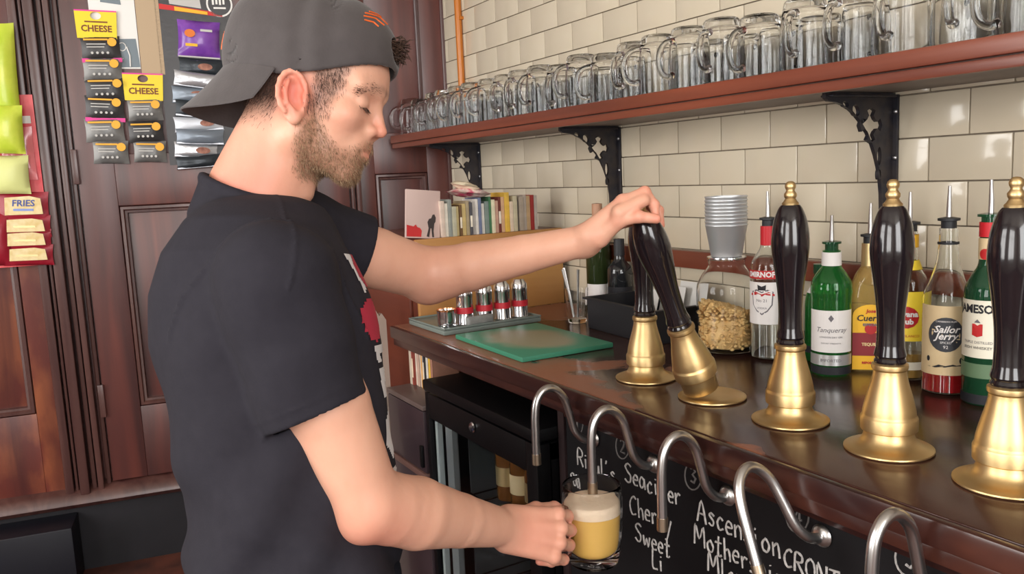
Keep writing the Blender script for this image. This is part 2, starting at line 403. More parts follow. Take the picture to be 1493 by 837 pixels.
# ------------------------------------------------------------------ counter
def m_counter_make():
    m = mat('worn_varnished_counter', rgb(74, 46, 38), .2, noise=(5., rgb(52, 32, 28), .2, (.6, 2.5, 1)), coat=.25, coatrough=.12, bump=(26., .12, (.4, 1, 1)))
    nt = m.node_tree; N, L = nt.nodes, nt.links; bs = N['Principled BSDF']
    tc = N.new('ShaderNodeTexCoord')
    # bare, worn timber: broad patches toward the front left, ragged edges
    n = N.new('ShaderNodeTexNoise'); n.inputs['Scale'].default_value = 4.2; n.inputs['Detail'].default_value = 5; n.inputs['Distortion'].default_value = .5
    L.new(tc.outputs['Object'], n.inputs['Vector'])
    sx = N.new('ShaderNodeSeparateXYZ'); L.new(tc.outputs['Object'], sx.inputs[0])
    mr = N.new('ShaderNodeMapRange'); mr.inputs[1].default_value = -2.2; mr.inputs[2].default_value = -.55; mr.inputs[3].default_value = .24; mr.inputs[4].default_value = -.06; L.new(sx.outputs['X'], mr.inputs[0])
    my = N.new('ShaderNodeMapRange'); my.inputs[1].default_value = -.62; my.inputs[2].default_value = -.28; my.inputs[3].default_value = .05; my.inputs[4].default_value = -.22; L.new(sx.outputs['Y'], my.inputs[0])
    a = N.new('ShaderNodeMath'); L.new(n.outputs[0], a.inputs[0]); L.new(mr.outputs[0], a.inputs[1])
    a2 = N.new('ShaderNodeMath'); L.new(a.outputs[0], a2.inputs[0]); L.new(my.outputs[0], a2.inputs[1])
    rp = N.new('ShaderNodeValToRGB'); rp.color_ramp.elements[0].position = .535; rp.color_ramp.elements[1].position = .58; L.new(a2.outputs[0], rp.inputs[0])
    old = bs.inputs['Base Color'].links[0].from_socket
    mx = N.new('ShaderNodeMix'); mx.data_type = 'RGBA'; L.new(rp.outputs[0], mx.inputs['Factor']); L.new(old, mx.inputs[6]); mx.inputs[7].default_value = (*rgb(138, 88, 66), 1)
    L.new(mx.outputs[2], bs.inputs['Base Color'])
    rr = N.new('ShaderNodeMapRange'); rr.inputs[3].default_value = .2; rr.inputs[4].default_value = .5; L.new(rp.outputs[0], rr.inputs[0]); L.new(rr.outputs[0], bs.inputs['Roughness'])
    return m
m_counter = m_counter_make()
m_edge = mat('counter_edge_wood', rgb(54, 27, 24), .3, wood=(rgb(36, 18, 18), 18., 0), noise=(8., rgb(80, 44, 34), .12), coat=.35, coatrough=.2)
m_chalk = mat('blackboard', rgb(13, 12, 14), .6, noise=(6., rgb(24, 22, 24), .22), bump=(50., .05), spec=.25)
m_chalkline = mat('chalk', rgb(196, 192, 188), .9, noise=(160., rgb(150, 146, 144), .2))
m_chalkgrey = mat('faded_chalk', rgb(104, 100, 98), .9)
m_dark = mat('dark_stained_board', rgb(48, 32, 32), .45, wood=(rgb(34, 24, 26), 10., 0), coat=.2)
ct = thing('bar_counter', 'dark varnished wooden back-bar counter with worn top', 'counter', (-.8, -.3, .0))
o_ = (-.8, -.3, 0)
MB().box((-2.203, -.625, .912), (1.4, -.004, .95), bev=.003).build('worktop', m_counter, ct, off=None).location = (.8, .3, 0)
b = MB(); b.box((-2.205, -.640, .915), (1.4, -.6255, .9495), bev=.005); b.build('edge_moulding', m_edge, ct, off=o_)
b = MB(); b.box((-2.202, -.632, .893), (1.4, -.612, .9145), bev=.004); b.build('edge_moulding', m_edge, ct, off=o_)
b = MB(); b.box((-1.362, -.60, .0), (1.4, -.575, .911)); b.build('front_panel', m_chalk, ct, off=o_)
b = MB(); b.box((-1.362, -.605, .872), (1.4, -.6005, .893), bev=.002); b.build('moulding', m_edge, ct, off=o_)
b = MB(); b.box((-1.385, -.605, 0), (-1.363, -.02, .911)); b.build('side_panel', m_dark, ct, off=o_)
b = MB(); b.box((-2.2, -.09, 0), (-1.386, -.06, .911)); b.build('back_panel', m_dark, ct, off=o_)

# chalk writing: single strokes drawn as thin raised lines
G = {'R': [[(0,0),(.05,1),(.4,1),(.5,.8),(.4,.58),(.06,.5)],[(.2,.52),(.55,0)]], 'i': [[(.08,.55),(.1,0)],[(.09,.75),(.1,.8)]], 't': [[(.18,.95),(.16,.1),(.25,0),(.36,.08)],[(0,.62),(.36,.66)]],
 'u': [[(0,.55),(.02,.15),(.15,0),(.32,.1),(.36,.55)],[(.36,.55),(.4,0)]], 'l': [[(.06,1),(.08,0)]], "'": [[(.08,1),(.03,.8)]], 's': [[(.34,.5),(.15,.58),(.04,.45),(.3,.22),(.2,.02),(0,.08)]],
 'S': [[(.5,.9),(.25,1.),(.05,.8),(.2,.58),(.45,.4),(.42,.1),(.2,0),(0,.14)]], 'e': [[(.02,.32),(.34,.36),(.28,.56),(.1,.56),(.0,.3),(.1,.04),(.34,.08)]], 'a': [[(.34,.5),(.14,.58),(0,.3),(.12,.02),(.3,.2),(.35,.54)],[(.35,.54),(.42,0)]],
 'c': [[(.34,.48),(.18,.58),(.02,.32),(.12,.02),(.36,.1)]], 'd': [[(.34,.48),(.14,.54),(.0,.28),(.12,.0),(.32,.14)],[(.36,1),(.38,0)]], 'r': [[(.02,.55),(.06,0)],[(.05,.36),(.2,.56),(.34,.5)]],
 'C': [[(.5,.9),(.3,1.),(.06,.7),(.02,.35),(.2,.02),(.5,.12)]], 'h': [[(0,1),(.05,0)],[(.04,.36),(.22,.55),(.34,.4),(.38,0)]], 'y': [[(0,.55),(.18,.1)],[(.4,.58),(.1,-.4),(0,-.42)]],
 'w': [[(0,.55),(.12,.02),(.26,.42),(.4,.02),(.54,.56)]], 'A': [[(0,0),(.28,1),(.56,0)],[(.08,.38),(.5,.42)]], 'n': [[(0,.55),(.04,0)],[(.03,.36),(.2,.56),(.32,.42),(.36,0)]], 'o': [[(.2,.56),(.02,.36),(.06,.06),(.28,.02),(.38,.32),(.2,.56)]],
 'M': [[(0,0),(.08,1),(.34,.35),(.6,1),(.7,0)]], 'p': [[(.02,.55),(.06,-.4)],[(.04,.42),(.24,.56),(.38,.3),(.2,.02),(.06,.12)]], 'O': [[(.28,1),(.02,.7),(.04,.2),(.28,0),(.54,.3),(.5,.8),(.28,1)]], 'N': [[(0,0),(.04,1),(.48,0),(.54,1)]],
 'T': [[(.3,1),(.32,0)],[(0,.96),(.62,1.02)]], 'L': [[(.04,1),(.02,.02),(.4,0)]], 'm': [[(0,.55),(.03,0)],[(.02,.36),(.16,.56),(.26,.4),(.28,0)],[(.28,.36),(.42,.56),(.52,.4),(.54,0)]],
 '1': [[(0,.75),(.2,1),(.22,0)]], '2': [[(0,.8),(.2,1),(.42,.78),(.3,.45),(0,.02),(.48,.0)]], '3': [[(0,.9),(.24,1),(.4,.8),(.14,.54),(.42,.34),(.28,.02),(0,.08)]], '4': [[(.34,0),(.34,1),(0,.32),(.5,.34)]], '5': [[(.42,1),(.08,1),(.05,.6),(.3,.6),(.42,.3),(.24,0),(0,.08)]], ' ': []}
def chalk_word(word, x, z, h, m, r=.0018, slope=0.):
    b = MB(); cx = x
    for ch in word:
        strokes = G[ch]; wd = max([p[0] for s_ in strokes for p in s_] + [.3]); jz = rng.uniform(-.05, .05)*h
        for s_ in strokes:
            pts = [(cx + p[0]*h + rng.uniform(-.012, .012)*h, -.6005, z + jz + p[1]*h + (cx - x)*slope + rng.uniform(-.012, .012)*h) for p in s_]
            pts = spline3(pts, 4) if len(pts) > 2 else pts
            b.tube(pts, [r*rng.uniform(.7, 1.15) for _ in pts], 6)
        cx += (wd + .17) * h
    o = b.build('chalk_writing', m, ct, off=o_); return o
def chalk_ring(x, z, rx, rz, num, h, m):
    b = MB(); pts = [(x + rx*math.cos(2*PI*i/18), -.6005, z + rz*math.sin(2*PI*i/18 + .25)) for i in range(20)]
    b.tube(pts, .0014, 6)
    for s_ in G[num]: b.tube([(x - .2*h + p[0]*h, -.6005, z - h/2 + p[1]*h) for p in s_], .002, 6)
    b.build('chalk_number', m, ct, off=o_)
def pz(x, y): q = ony(x, y, -.60); return q[0], q[2]
for (px, py), num, m in (((842, 617), '1', m_chalkgrey), ((908, 650), '2', m_chalkgrey), ((1011, 693), '3', m_chalkgrey), ((1163, 752), '4', m_chalkgrey), ((1327, 813), '5', m_chalkline)):
    x, z = pz(px, py); chalk_ring(x, z, .020, .026, num, .026, m)
for (px, py), word, h in (((843, 677), "Ritul's", .034), ((833, 706), 'Sa', .026), ((912, 701), 'Seacider', .036), ((919, 747), 'Cherry', .036), ((927, 786), 'Sweet', .034), ((952, 826), 'Li', .034), ((1017, 757), 'Ascension', .037), ((1013, 791), 'Mothership', .035), ((1033, 832), 'Mlom', .034), ((1144, 824), 'CRONT', .028)):
    x, z = pz(px, py); chalk_word(word, x, z, h, m_chalkline)

# ------------------------------------------------------------------ beer engines
m_brass = mat('satin_brass', (.72, .53, .27), .42, 1., noise=(18., (.66, .47, .22), .2), bump=(70., .03))
m_gloss = mat('black_gloss_turned_wood', (.010, .007, .009), .17, coat=.5, coatrough=.08, spec=.5)
PX = [-1.262, -1.077, -.899, -.721, -.556]; PY = -.470
fl_prof = [(0, 0), (.0585, 0), (.0608, .0022), (.0605, .0042), (.055, .0066), (.046, .0082), (0, .0085)]
fl_up = [(0, 0), (.0585, 0), (.0608, .0022), (.0605, .0042)] + smooth_prof([(.055, .0066), (.046, .0094), (.0385, .0145), (.0345, .0215), (.0330, .0285)], 4) + [(0, .0286)]
fer_dn = [(0, .0), (.0310, .0), (.0318, .002), (.0322, .020), (.0330, .0285)]
fer = [(.0332, .0288), (.0372, .0300), (.0384, .0315), (.0386, .0480), (.0378, .0500)] + smooth_prof([(.0362, .0525), (.0345, .064), (.0300, .082), (.0255, .098), (.0228, .110), (.0222, .117)], 5) + [(.0242, .1195), (.0246, .1225), (.0242, .126), (.0205, .128), (0, .128)]
hd = [(0, .0), (.0195, .0), (.0205, .004), (.0185, .008), (.0205, .012), (.0195, .018)] + smooth_prof([(.0180, .024), (.0172, .05), (.0185, .08), (.0225, .115), (.0270, .148), (.0275, .170), (.0245, .195), (.0185, .214), (.0135, .222)], 5) + [(0, .2225)]
fin = [(0, 0), (.0125, 0), (.0130, .003), (.0100, .006), (.0078, .010), (.0095, .013), (.0098, .017), (.0070, .021), (.0062, .023), (.0080, .0265), (.0085, .030), (.0070, .034), (.004, .0365), (0, .037)]
PL = ['upright black pump handle with brass base, farthest from the camera', 'black pump handle pulled over under the hand, its brass base tilted', 'upright black and brass pump handle in front of the clear spirit bottle', 'upright black and brass pump handle in front of the yellow label bottles', 'black and brass pump handle cut by the right edge of the photo']
for i, x in enumerate(PX):
    t = thing('beer_pump', PL[i], 'beer pump', (x, PY, .95), 0, 'beer pumps along the counter')
    MB().lathe(fl_prof if i == 1 else fl_up, 44).build('flange', m_brass, t, 50)
    T = Matrix.Identity(4)
    if i == 1: T = Matrix.Translation((0, -.026, .0215)) @ Matrix.Rotation(math.radians(21.5), 4, 'X')
    MB().lathe((fer_dn if i == 1 else [(0, .0288)]) + fer, 40, T).build('ferrule', m_brass, t, 28)
    Th = T @ Matrix.Translation((0, 0, .127)) @ Matrix.Diagonal((1.05, 1.05, .93 if i == 0 else (.955 if i == 1 else 1), 1)); h_ = MB().lathe(hd, 40, Th).build('handle', m_gloss, t, 35)
    MB().lathe([(0, 0), (.0185, 0), (.0185, .003), (0, .003)], 32, T @ Matrix.Translation((0, 0, .1275))).build('collar', m_chrome, t)
    MB().lathe(fin, 24, T @ Matrix.Translation((0, 0, .349 - (.0156 if i == 0 else (.0100 if i == 1 else 0))))).build('finial', m_brass, t, 50)
PUMP2 = Matrix.Translation((PX[1], PY, .95)) @ Matrix.Translation((0, -.028, .0205)) @ Matrix.Rotation(math.radians(21.5), 4, 'X')

# ------------------------------------------------------------------ swan-neck spouts
SL = ['steel swan-neck spout nearest the black fridge', 'steel swan-neck spout pouring into the beer mug', 'steel swan-neck spout over the chalked word Seacider', 'steel swan-neck spout turned aside over the chalked word Ascension', 'steel swan-neck spout beside the chalked number five', 'steel swan-neck spout at the bottom right corner']
SX = [-1.262, -1.084, -.906, -.728, -.550, -.372]
m_tip = mat('worn_brass_tip', (.42, .33, .24), .4, 1.)
for i, x in enumerate(SX):
    t = thing('pump_spout', SL[i], 'spout', (x, -.6, .852), 0, 'swan-neck spouts on the counter front')
    pts = [(0, -.0012, 0), (0, -.014, -.001), (0, -.030, .006), (0, -.046, .026), (0, -.056, .060), (0, -.066, .090), (0, -.082, .109), (0, -.099, .1155), (0, -.115, .109), (0, -.126, .092), (0, -.130, .065), (0, -.1305, .03), (0, -.1305, -.006)]
    ang = {4: math.radians(-3), 5: math.radians(4)}.get(i, math.radians(-3))
    Tz = Matrix.Rotation(ang, 4, 'Z')
    if i == 3: Tz = Matrix.Rotation(math.radians(-21), 4, 'Y')
    sp = spline3(pts, 5)
    MB().tube(sp, .0075, 14, T=Tz).build('tube', m_steel, t, 60)
    e = Vector(pts[-1]); d = (Vector(pts[-1]) - Vector(pts[-2])).normalized()
    MB().tube([e - d*.0005, e + d*.020], .0086, 14, T=Tz).build('tip', m_tip, t, 50)
    MB().lathe([(0, 0), (.015, 0), (.0165, .003), (.014, .007), (.009, .010), (0, .010)], 24, Matrix.Translation((0, -.0006, 0)) @ Matrix.Rotation(PI/2, 4, 'X')).build('flange', m_steel, t)
# ------------------------------------------------------------------ glass mugs on the shelf (upturned)
m_glass = mat('clear_glass', (.985, .99, .99), .03, trans=1., ior=1.26)
def mug_outer(h):
    return [(.0, 0.), (.034, .0), (.0375, .003), (.0395, .010), (.0425, .030), (.0452, .060), (.0468, .090), (.0470, .115*h/.14), (.0458, h-.008), (.0448, h-.002)]
def mug_mesh(h):
    out = mug_outer(h)
    prof = out[:2] + smooth_prof(out[2:], 3) + [(.0436, h), (.0425, h-.002)] + smooth_prof([(.0428, h-.010), (.0438, .115*h/.14), (.0436, .09), (.0420, .06), (.0392, .032), (.034, .020), (.020, .0165)], 3) + [(0, .016)]
    return prof
def mug_handle():
    """C-shaped handle on the +x side"""
    pts = spline3([(.0455, 0, .104), (.060, 0, .108), (.076, 0, .100), (.083, 0, .078), (.080, 0, .054), (.066, 0, .036), (.0432, 0, .030)], 5)
    return MB().tube(pts, [.0068 if 2 < i < len(pts)-3 else .0078 for i in range(len(pts))], 10)
MUGH = [.140, .128]
proto = []
for h in MUGH:
    t = thing('glass_mug', '', 'glass mug', (0, 0, 0), 0, 'upturned mugs on the shelf')
    bd = MB().lathe(mug_mesh(h), 28); 
    # dimples: shallow flutes pressed into the lower wall
    bd.build('body', m_glass, t, 60); mug_handle().build('handle', m_glass, t, 60)
    proto.append(t)
used = [False, False]
FX = [-3.005 + .1045*k for k in range(25)]
k_label = 0
def place_mug(kind, x, y, rz, label, group):
    t = proto[kind] if not used[kind] else copy_tree(proto[kind])
    used[kind] = True
    t.matrix_world = Matrix.Translation((x, y, 1.5335 + MUGH[kind])) @ Matrix.Rotation(rz, 4, 'Z') @ Matrix.Rotation(PI, 4, 'X')
    t['label'] = label; t['group'] = group
# handles of the upturned mugs mostly turned toward the room
for k, x in enumerate(FX):
    place_mug(0 if rng.random() < .75 else 1, x, -.178 + rng.uniform(-.008, .008), -PI/2 + rng.choice([-.35, 0, .1, .4]) + rng.uniform(-.15, .15),
              'upturned glass mug in the front row on the shelf, %s from the door end' % ORD[k], 'upturned mugs in the front row')
for k in range(22):
    place_mug(1 if rng.random() < .6 else 0, -2.955 + .1045*k + rng.uniform(-.006, .006), -.068, PI/2 + rng.uniform(-.5, .5) + 0,
              'upturned glass mug in the back row on the shelf, %s from the door end' % ORD[k], 'upturned mugs in the back row') if k % 7 != 5 and k != 1 else None

# ------------------------------------------------------------------ bottles
m_clear = mat('bottle_glass_clear', (.95, .97, .96), .03, trans=1., ior=1.38)
m_greeng = mat('bottle_glass_green', (.06, .42, .10), .04, trans=.85, ior=1.4)
m_dgreeng = mat('bottle_glass_dark_green', (.02, .10, .045), .05, trans=.5, ior=1.4)
m_redliq = mat('red_spirit', (.92, .05, .06), .05, trans=.6, ior=1.34)
m_amber = mat('amber_spirit', (.80, .50, .14), .05, trans=.6, ior=1.34)
m_rubber = mat('black_rubber', rgb(40, 42, 46), .5)
m_redcap = mat('red_capsule', rgb(196, 34, 44), .4)
m_yel = mat('yellow_label', rgb(240, 184, 40), .5); m_brightyel = mat('bright_yellow_label', rgb(244, 214, 60), .5)
m_crm = mat('cream_label', rgb(222, 200, 160), .55, noise=(20., rgb(206, 180, 138), .3)); m_ivory = mat('ivory_label', rgb(228, 222, 204), .55)
m_paper = mat('white_label', rgb(232, 228, 226), .5); m_ink = mat('dark_ink', rgb(34, 34, 40), .6); m_redink = mat('red_ink', rgb(186, 36, 38), .5)
m_greyink = mat('grey_ink', rgb(110, 106, 112), .6); m_maroon = mat('maroon_label', rgb(140, 38, 44), .5); m_silverl = mat('silver_label', (.55, .55, .55), .35, .6)
m_gold = mat('gold_foil', (.72, .55, .28), .35, .8)
def face_cam(x, y, turn=0.): return math.atan2(CAM[1] - y, CAM[0] - x) + turn
def band(t, name, r, z0, z1, a, m, off=.0006):
    """thin label shell on the +x side spanning +-a"""
    n = 18; b = MB()
    b.lathe([(r+off-.0004, z0), (r+off, z0), (r+off, z1), (r+off-.0004, z1)], n, a0=-a, a1=a); return b.build(name, m, t, 50)
def arc_text(t, txt, size, r, z, m, off=.0012, shear=0., bold=0., width=1., a0=0., name='lettering'):
    vs, fs = text_mesh(txt, size, shear=shear, bold=bold, width=width)
    out = [((r+off)*math.cos(a0 + x/r), (r+off)*math.sin(a0 + x/r), z + y) for x, y, _ in vs]
    return MB().add(out, fs).build(name, m, t, 0)
def arc_poly(t, name, poly, r, z, m, off=.0012, a0=0.):
    # fan polygon wrapped on the bottle
    cx = sum(p[0] for p in poly)/len(poly); cy = sum(p[1] for p in poly)/len(poly)
    ring2 = [((p[0]+cx)/2, (p[1]+cy)/2) for p in poly]; P_ = [(cx, cy)] + ring2 + list(poly); n = len(poly)
    fs = [(0, 1+i, 1+(i+1) % n) for i in range(n)] + [(1+i, 1+n+i, 1+n+(i+1) % n, 1+(i+1) % n) for i in range(n)]
    return MB().add([((r+off)*math.cos(a0 + x/r), (r+off)*math.sin(a0 + x/r), z + y) for x, y in P_], fs).build(name, m, t, 0)
def pourer(t, z, m_cap, h=.055, r=.0155):
    p = MB().lathe([(0, 0), (r*.8, 0), (r*.8, .012), (r*1.15, .013), (r*1.15, .017), (r*.5, .019), (0, .019)], 20, Matrix.Translation((0, 0, z))).build('pourer', m_cap, t)
    MB().tube([(0, 0, z+.018), (0, 0, z+.04), (.003, 0, z+.018+h)], [.0048, .0042, .0026], 12).build('nozzle', m_steel, p)
def bottle(name, label, pos, prof, m, group='spirit bottles along the wall', turn=0., wall=True):
    x, y = pos; t = thing(name, label, 'bottle', (x, y, .95), face_cam(x, y, turn), group)
    P_ = prof
    inner = [(max(r-.0022, 0), max(z, .004)) for r, z in reversed(P_[1:])]
    b = MB().lathe(list(P_) + (inner + [(0, .004)] if wall else [(0, P_[-1][1])]), 36); b.build('glass', m, t, 50)
    return t
def bpos(px, py): q = onz(px, py, .95); return q[0], q[1]
def bpl(px, Y):
    xs = np.linspace(-2.5, 0, 2501); return float(xs[int(np.argmin([abs(proj((x, Y, .95))[0] - px) for x in xs]))]), Y
# clear vodka-style bottle with red capsule
def B1():
    R_ = .0375
    prof = [(0, 0), (.034, 0), (R_, .004), (R_, .190)] + smooth_prof([(R_, .190), (.0345, .207), (.024, .225), (.0165, .240), (.0150, .262)], 4) + [(.0145, .284)]
    t = bottle('spirit_bottle', 'clear spirit bottle with red neck capsule and white crest label', (-1.238, -.150), prof, m_clear, turn=-.35)
    MB().lathe([(0, .005), (.0345, .005), (.0345, .165), (0, .1655)], 32).build('liquid', mat('clear_spirit', (.95, .97, .97), .02, trans=1., ior=1.33), t)
    band(t, 'label', R_, .077, .167, 1.15, m_paper); band(t, 'name_band', R_, .174, .192, 1.25, m_redink)
    arc_text(t, 'SMIRNOFF', .0155, R_, .183, m_paper, bold=.0006, width=.95)
    shield = [(-.024, .022), (-.012, .027), (0, .022), (.012, .027), (.024, .022), (.022, -.006), (.012, -.02), (0, -.028), (-.012, -.02), (-.022, -.006)]
    arc_poly(t, 'crest', shield, R_, .125, m_greyink, .0010); arc_poly(t, 'crest', [(x*.88, y*.88) for x, y in shield], R_, .125, m_paper, .0014)
    arc_poly(t, 'crest', [(-.008, 0), (-.009, .012), (0, .008), (.009, .012), (.008, 0)], R_, .150, m_ink, .0018); arc_text(t, 'No 21', .009, R_, .128, m_greyink, .0018); arc_text(t, 'VODKA', .006, R_, .112, m_greyink, .0018)
    arc_poly(t, 'ribbon', [(-.026, .142), (-.014, .147), (0, .141), (.014, .147), (.026, .142), (.026, .138), (.014, .143), (0, .137), (-.014, .143), (-.026, .138)], R_, 0, m_redink, .0016)
    MB().lathe([(.0146, .243), (.0160, .243), (.0158, .284), (.0146, .284)], 24).build('capsule', m_redcap, t); pourer(t, .284, m_rubber)
B1()
def B2():   # green bottle half hidden behind the pump
    R_ = .0315
    prof = [(0, 0), (.028, 0), (R_, .004), (R_, .120)] + smooth_prof([(R_, .12), (.028, .142), (.017, .160), (.0135, .175)], 4) + [(.013, .200)]
    x, y = bpos(1170, 531); t = bottle('spirit_bottle', 'small green bottle half hidden behind the third pump handle', (x, -.098), prof, m_greeng)
    MB().lathe([(.0262, .145), (.0268, .145), (.0175, .162), (.0170, .162)], 28).build('neck_label', m_paper, t); band(t, 'label', R_, .02, .035, 1.5, m_ink)
    MB().lathe([(.013, .185), (.0150, .185), (.0150, .204), (0, .206)], 20).build('cap', m_dgreeng, t)
B2()
def B3():   # squat green gin bottle
    R_ = .0375
    prof = [(0, 0), (.034, 0), (.0365, .004), (R_, .150)] + smooth_prof([(R_, .150), (.0385, .165), (.0365, .183), (.027, .200), (.0180, .212), (.0165, .222)], 4) + [(.0165, .243)]
    x, y = bpl(1211, -.168); t = bottle('spirit_bottle', 'squat bright green bottle with white label and silver band', (x, y), prof, m_greeng)
    band(t, 'label', R_, .048, .130, 1.25, m_paper); band(t, 'lower_band', R_, .022, .043, 1.35, m_silverl); band(t, 'base_band', R_-.0006, .004, .019, 3.1, m_ink)
    arc_text(t, 'Tanqueray', .0135, R_, .092, m_greyink, shear=.3); arc_text(t, 'LONDON DRY GIN', .0048, R_, .078, m_greyink); arc_text(t, 'EXPORT STRENGTH', .004, R_, .066, m_greyink); arc_text(t, 'IMPORTED', .008, R_, .032, m_greyink)
    arc_poly(t, 'crest', [(-.005, 0), (0, .007), (.005, 0), (0, -.007)], R_, .115, m_greyink)
    MB().lathe([(.0167, .214), (.0184, .214), (.0182, .240), (.0167, .240)], 24).build('neck_band', m_paper, t)
    MB().lathe([(.0295, 0), (.0300, .0008), (.0295, .0016)], 20, Matrix.Translation((.0385, 0, .163)) @ Matrix.Rotation(PI/2, 4, 'Y') @ Matrix.Diagonal((.36, .36, 1, 1))).build('seal', m_dgreeng, t)
    pourer(t, .243, m_dgreeng, .05)
B3()
def B4():   # golden tequila-style flat bottle, yellow arch label over maroon
    x, y = bpl(1266, -.088)
    t = thing('spirit_bottle', 'golden flat bottle with yellow arched label over a maroon band', 'bottle', (x, y, .95), face_cam(x, y, .12), 'spirit bottles along the wall')
    hw, hd_ = .037, .025
    secs = [(0, hw-.003, hd_-.003), (.004, hw, hd_), (.145, hw, hd_), (.170, hw*.93, hd_*.93), (.192, .026, .021), (.208, .0155, .0155), (.222, .0140, .0140), (.252, .0135, .0135)]
    b = MB(); n = 28; vs = []
    for z, a, d in secs:
        for i in range(n):
            th = 2*PI*i/n; e = .45 if z < .18 else 1.; c, s_ = math.cos(th), math.sin(th)
            vs.append((d*math.copysign(abs(c)**e, c), a*math.copysign(abs(s_)**e, s_), z))
    fs = [(k*n+i, k*n+(i+1) % n, (k+1)*n+(i+1) % n, (k+1)*n+i) for k in range(len(secs)-1) for i in range(n)] + [list(range(n))[::-1], [(len(secs)-1)*n+i for i in range(n)]]
    b.add(vs, fs); b.build('glass', mat('amber_glass', (.86, .62, .22), .05, trans=.75, ior=1.36), t, 50)
    def flat(name, poly, m, off, zc=0.):
        vs = [(hd_ + off, -px, pz_) for px, pz_ in poly]; return MB().add(vs, [list(range(len(vs)))]).build(name, m, t, 0)
    arch = [(-.033, .004), (.033, .004), (.033, .112)] + [(.033*math.cos(a), .112 + .022*math.sin(a)) for a in [PI*i/12 for i in range(1, 12)]] + [(-.033, .112)]
    flat('label', [(-p[0], p[1]) for p in arch], m_yel, .0010); flat('label_band', [(.0332, .032), (-.0332, .032), (-.0332, .078), (.0332, .078)], m_maroon, .0016)
    flat('seal', circ(0, .086, .011), m_redink, .0022)
    for s_, sz, zz, m in (('Jose', .010, .121, m_redink), ('Cuervo', .017, .107, m_ink), ('ESPECIAL', .007, .094, m_greyink), ('TEQUILA', .008, .055, m_gold), ('REPOSADO', .006, .018, m_redink)):
        v_, f_ = text_mesh(s_, sz, shear=.15 if sz > .009 else 0, bold=.0003); MB().add([(hd_ + .0026, p[0], zz + p[1]) for p in v_], f_).build('lettering', m, t, 0)
    MB().lathe([(.0136, .205), (.0162, .208), (.0152, .252), (.0136, .252)], 22).build('neck_foil', m_gold, t); pourer(t, .252, m_rubber, .06)
B4()
def B5():   # rum bottle, yellow label
    R_ = .036
    prof = [(0, 0), (.033, 0), (R_, .004), (R_, .170)] + smooth_prof([(R_, .17), (.033, .188), (.021, .206), (.0150, .222), (.0145, .245)], 4) + [(.014, .278)]
    x, y = bpl(1322, -.085); t = bottle('spirit_bottle', 'clear rum bottle with bright yellow label behind the fourth pump handle', (x, y), prof, m_clear, turn=-.12)
    MB().lathe([(0, .005), (.0332, .005), (.0332, .05), (0, .0503)], 32).build('liquid', m_amber, t)
    band(t, 'label', R_, .075, .168, 1.4, m_brightyel); arc_poly(t, 'medallion', circ(0, .120, .023, .021), R_, 0, m_redink, .0012)
    arc_text(t, 'Havana', .014, R_, .126, m_paper, .0018, bold=.0006); arc_text(t, 'Club', .014, R_, .112, m_paper, .0018, bold=.0006); arc_text(t, 'ANEJO BLANCO', .0065, R_, .085, m_redink, .0018)
    band(t, 'lower_label', R_, .02, .035, 1.2, m_ivory)
    MB().lathe([(.0212, .206), (.0232, .207), (.0172, .224), (.0155, .224)], 24).build('collar', m_brightyel, t); MB().lathe([(.0142, .248), (.0156, .248), (.0156, .272), (.0142, .272)], 22).build('neck_label', m_yel, t)
    pourer(t, .278, m_rubber)
B5()
def B6():   # spiced rum, round black seal on cream label, red spirit low in the bottle
    R_ = .0385
    prof = [(0, 0), (.035, 0), (R_, .004), (R_, .165)] + smooth_prof([(R_, .165), (.0365, .180), (.027, .203), (.0195, .228), (.0162, .256)], 4) + [(.0150, .262), (.0150, .290)]
    x, y = bpos(1377, 569); t = bottle('spirit_bottle', 'clear bottle with cream label and round black seal, red spirit below', (x, y), prof, m_clear)
    MB().lathe([(0, .005), (.0358, .005), (.0358, .060), (0, .0604)], 32).build('liquid', m_redliq, t)
    band(t, 'label', R_, .036, .158, 1.30, m_crm); arc_poly(t, 'seal', circ(0, .108, .0285, .0305, 24), R_, 0, mat('charcoal_label', rgb(58, 60, 66), .5), .0012)
    ring = MB(); arc_text(t, 'Sailor', .017, R_, .117, m_paper, .0018, shear=.35, bold=.0004); arc_text(t, 'Jerry', .017, R_, .105, m_paper, .0018, shear=.35, bold=.0004)
    arc_text(t, 'SPICED', .0055, R_, .094, m_paper, .0018); arc_text(t, '92', .008, R_, .086, m_paper, .0018); arc_text(t, 'CARIBBEAN RUM', .0042, R_, .131, m_paper, .0018)
    arc_poly(t, 'skyline', [(-.03, .050), (-.016, .052), (-.01, .055), (0, .053), (.012, .056), (.02, .053), (.03, .055), (.03, .0525), (.012, .053), (0, .0505), (-.016, .049)], R_, 0, m_ink)
    arc_poly(t, 'flower', circ(.026, .062, .004, .006), R_, 0, m_ink); arc_poly(t, 'flower', circ(-.028, .064, .003, .005), R_, 0, m_ink)
    MB().lathe([(.0150, .262), (.0172, .262), (.0172, .266), (.0150, .266)], 24).build('neck_ring', m_rubber, t); pourer(t, .290, m_rubber)
B6()
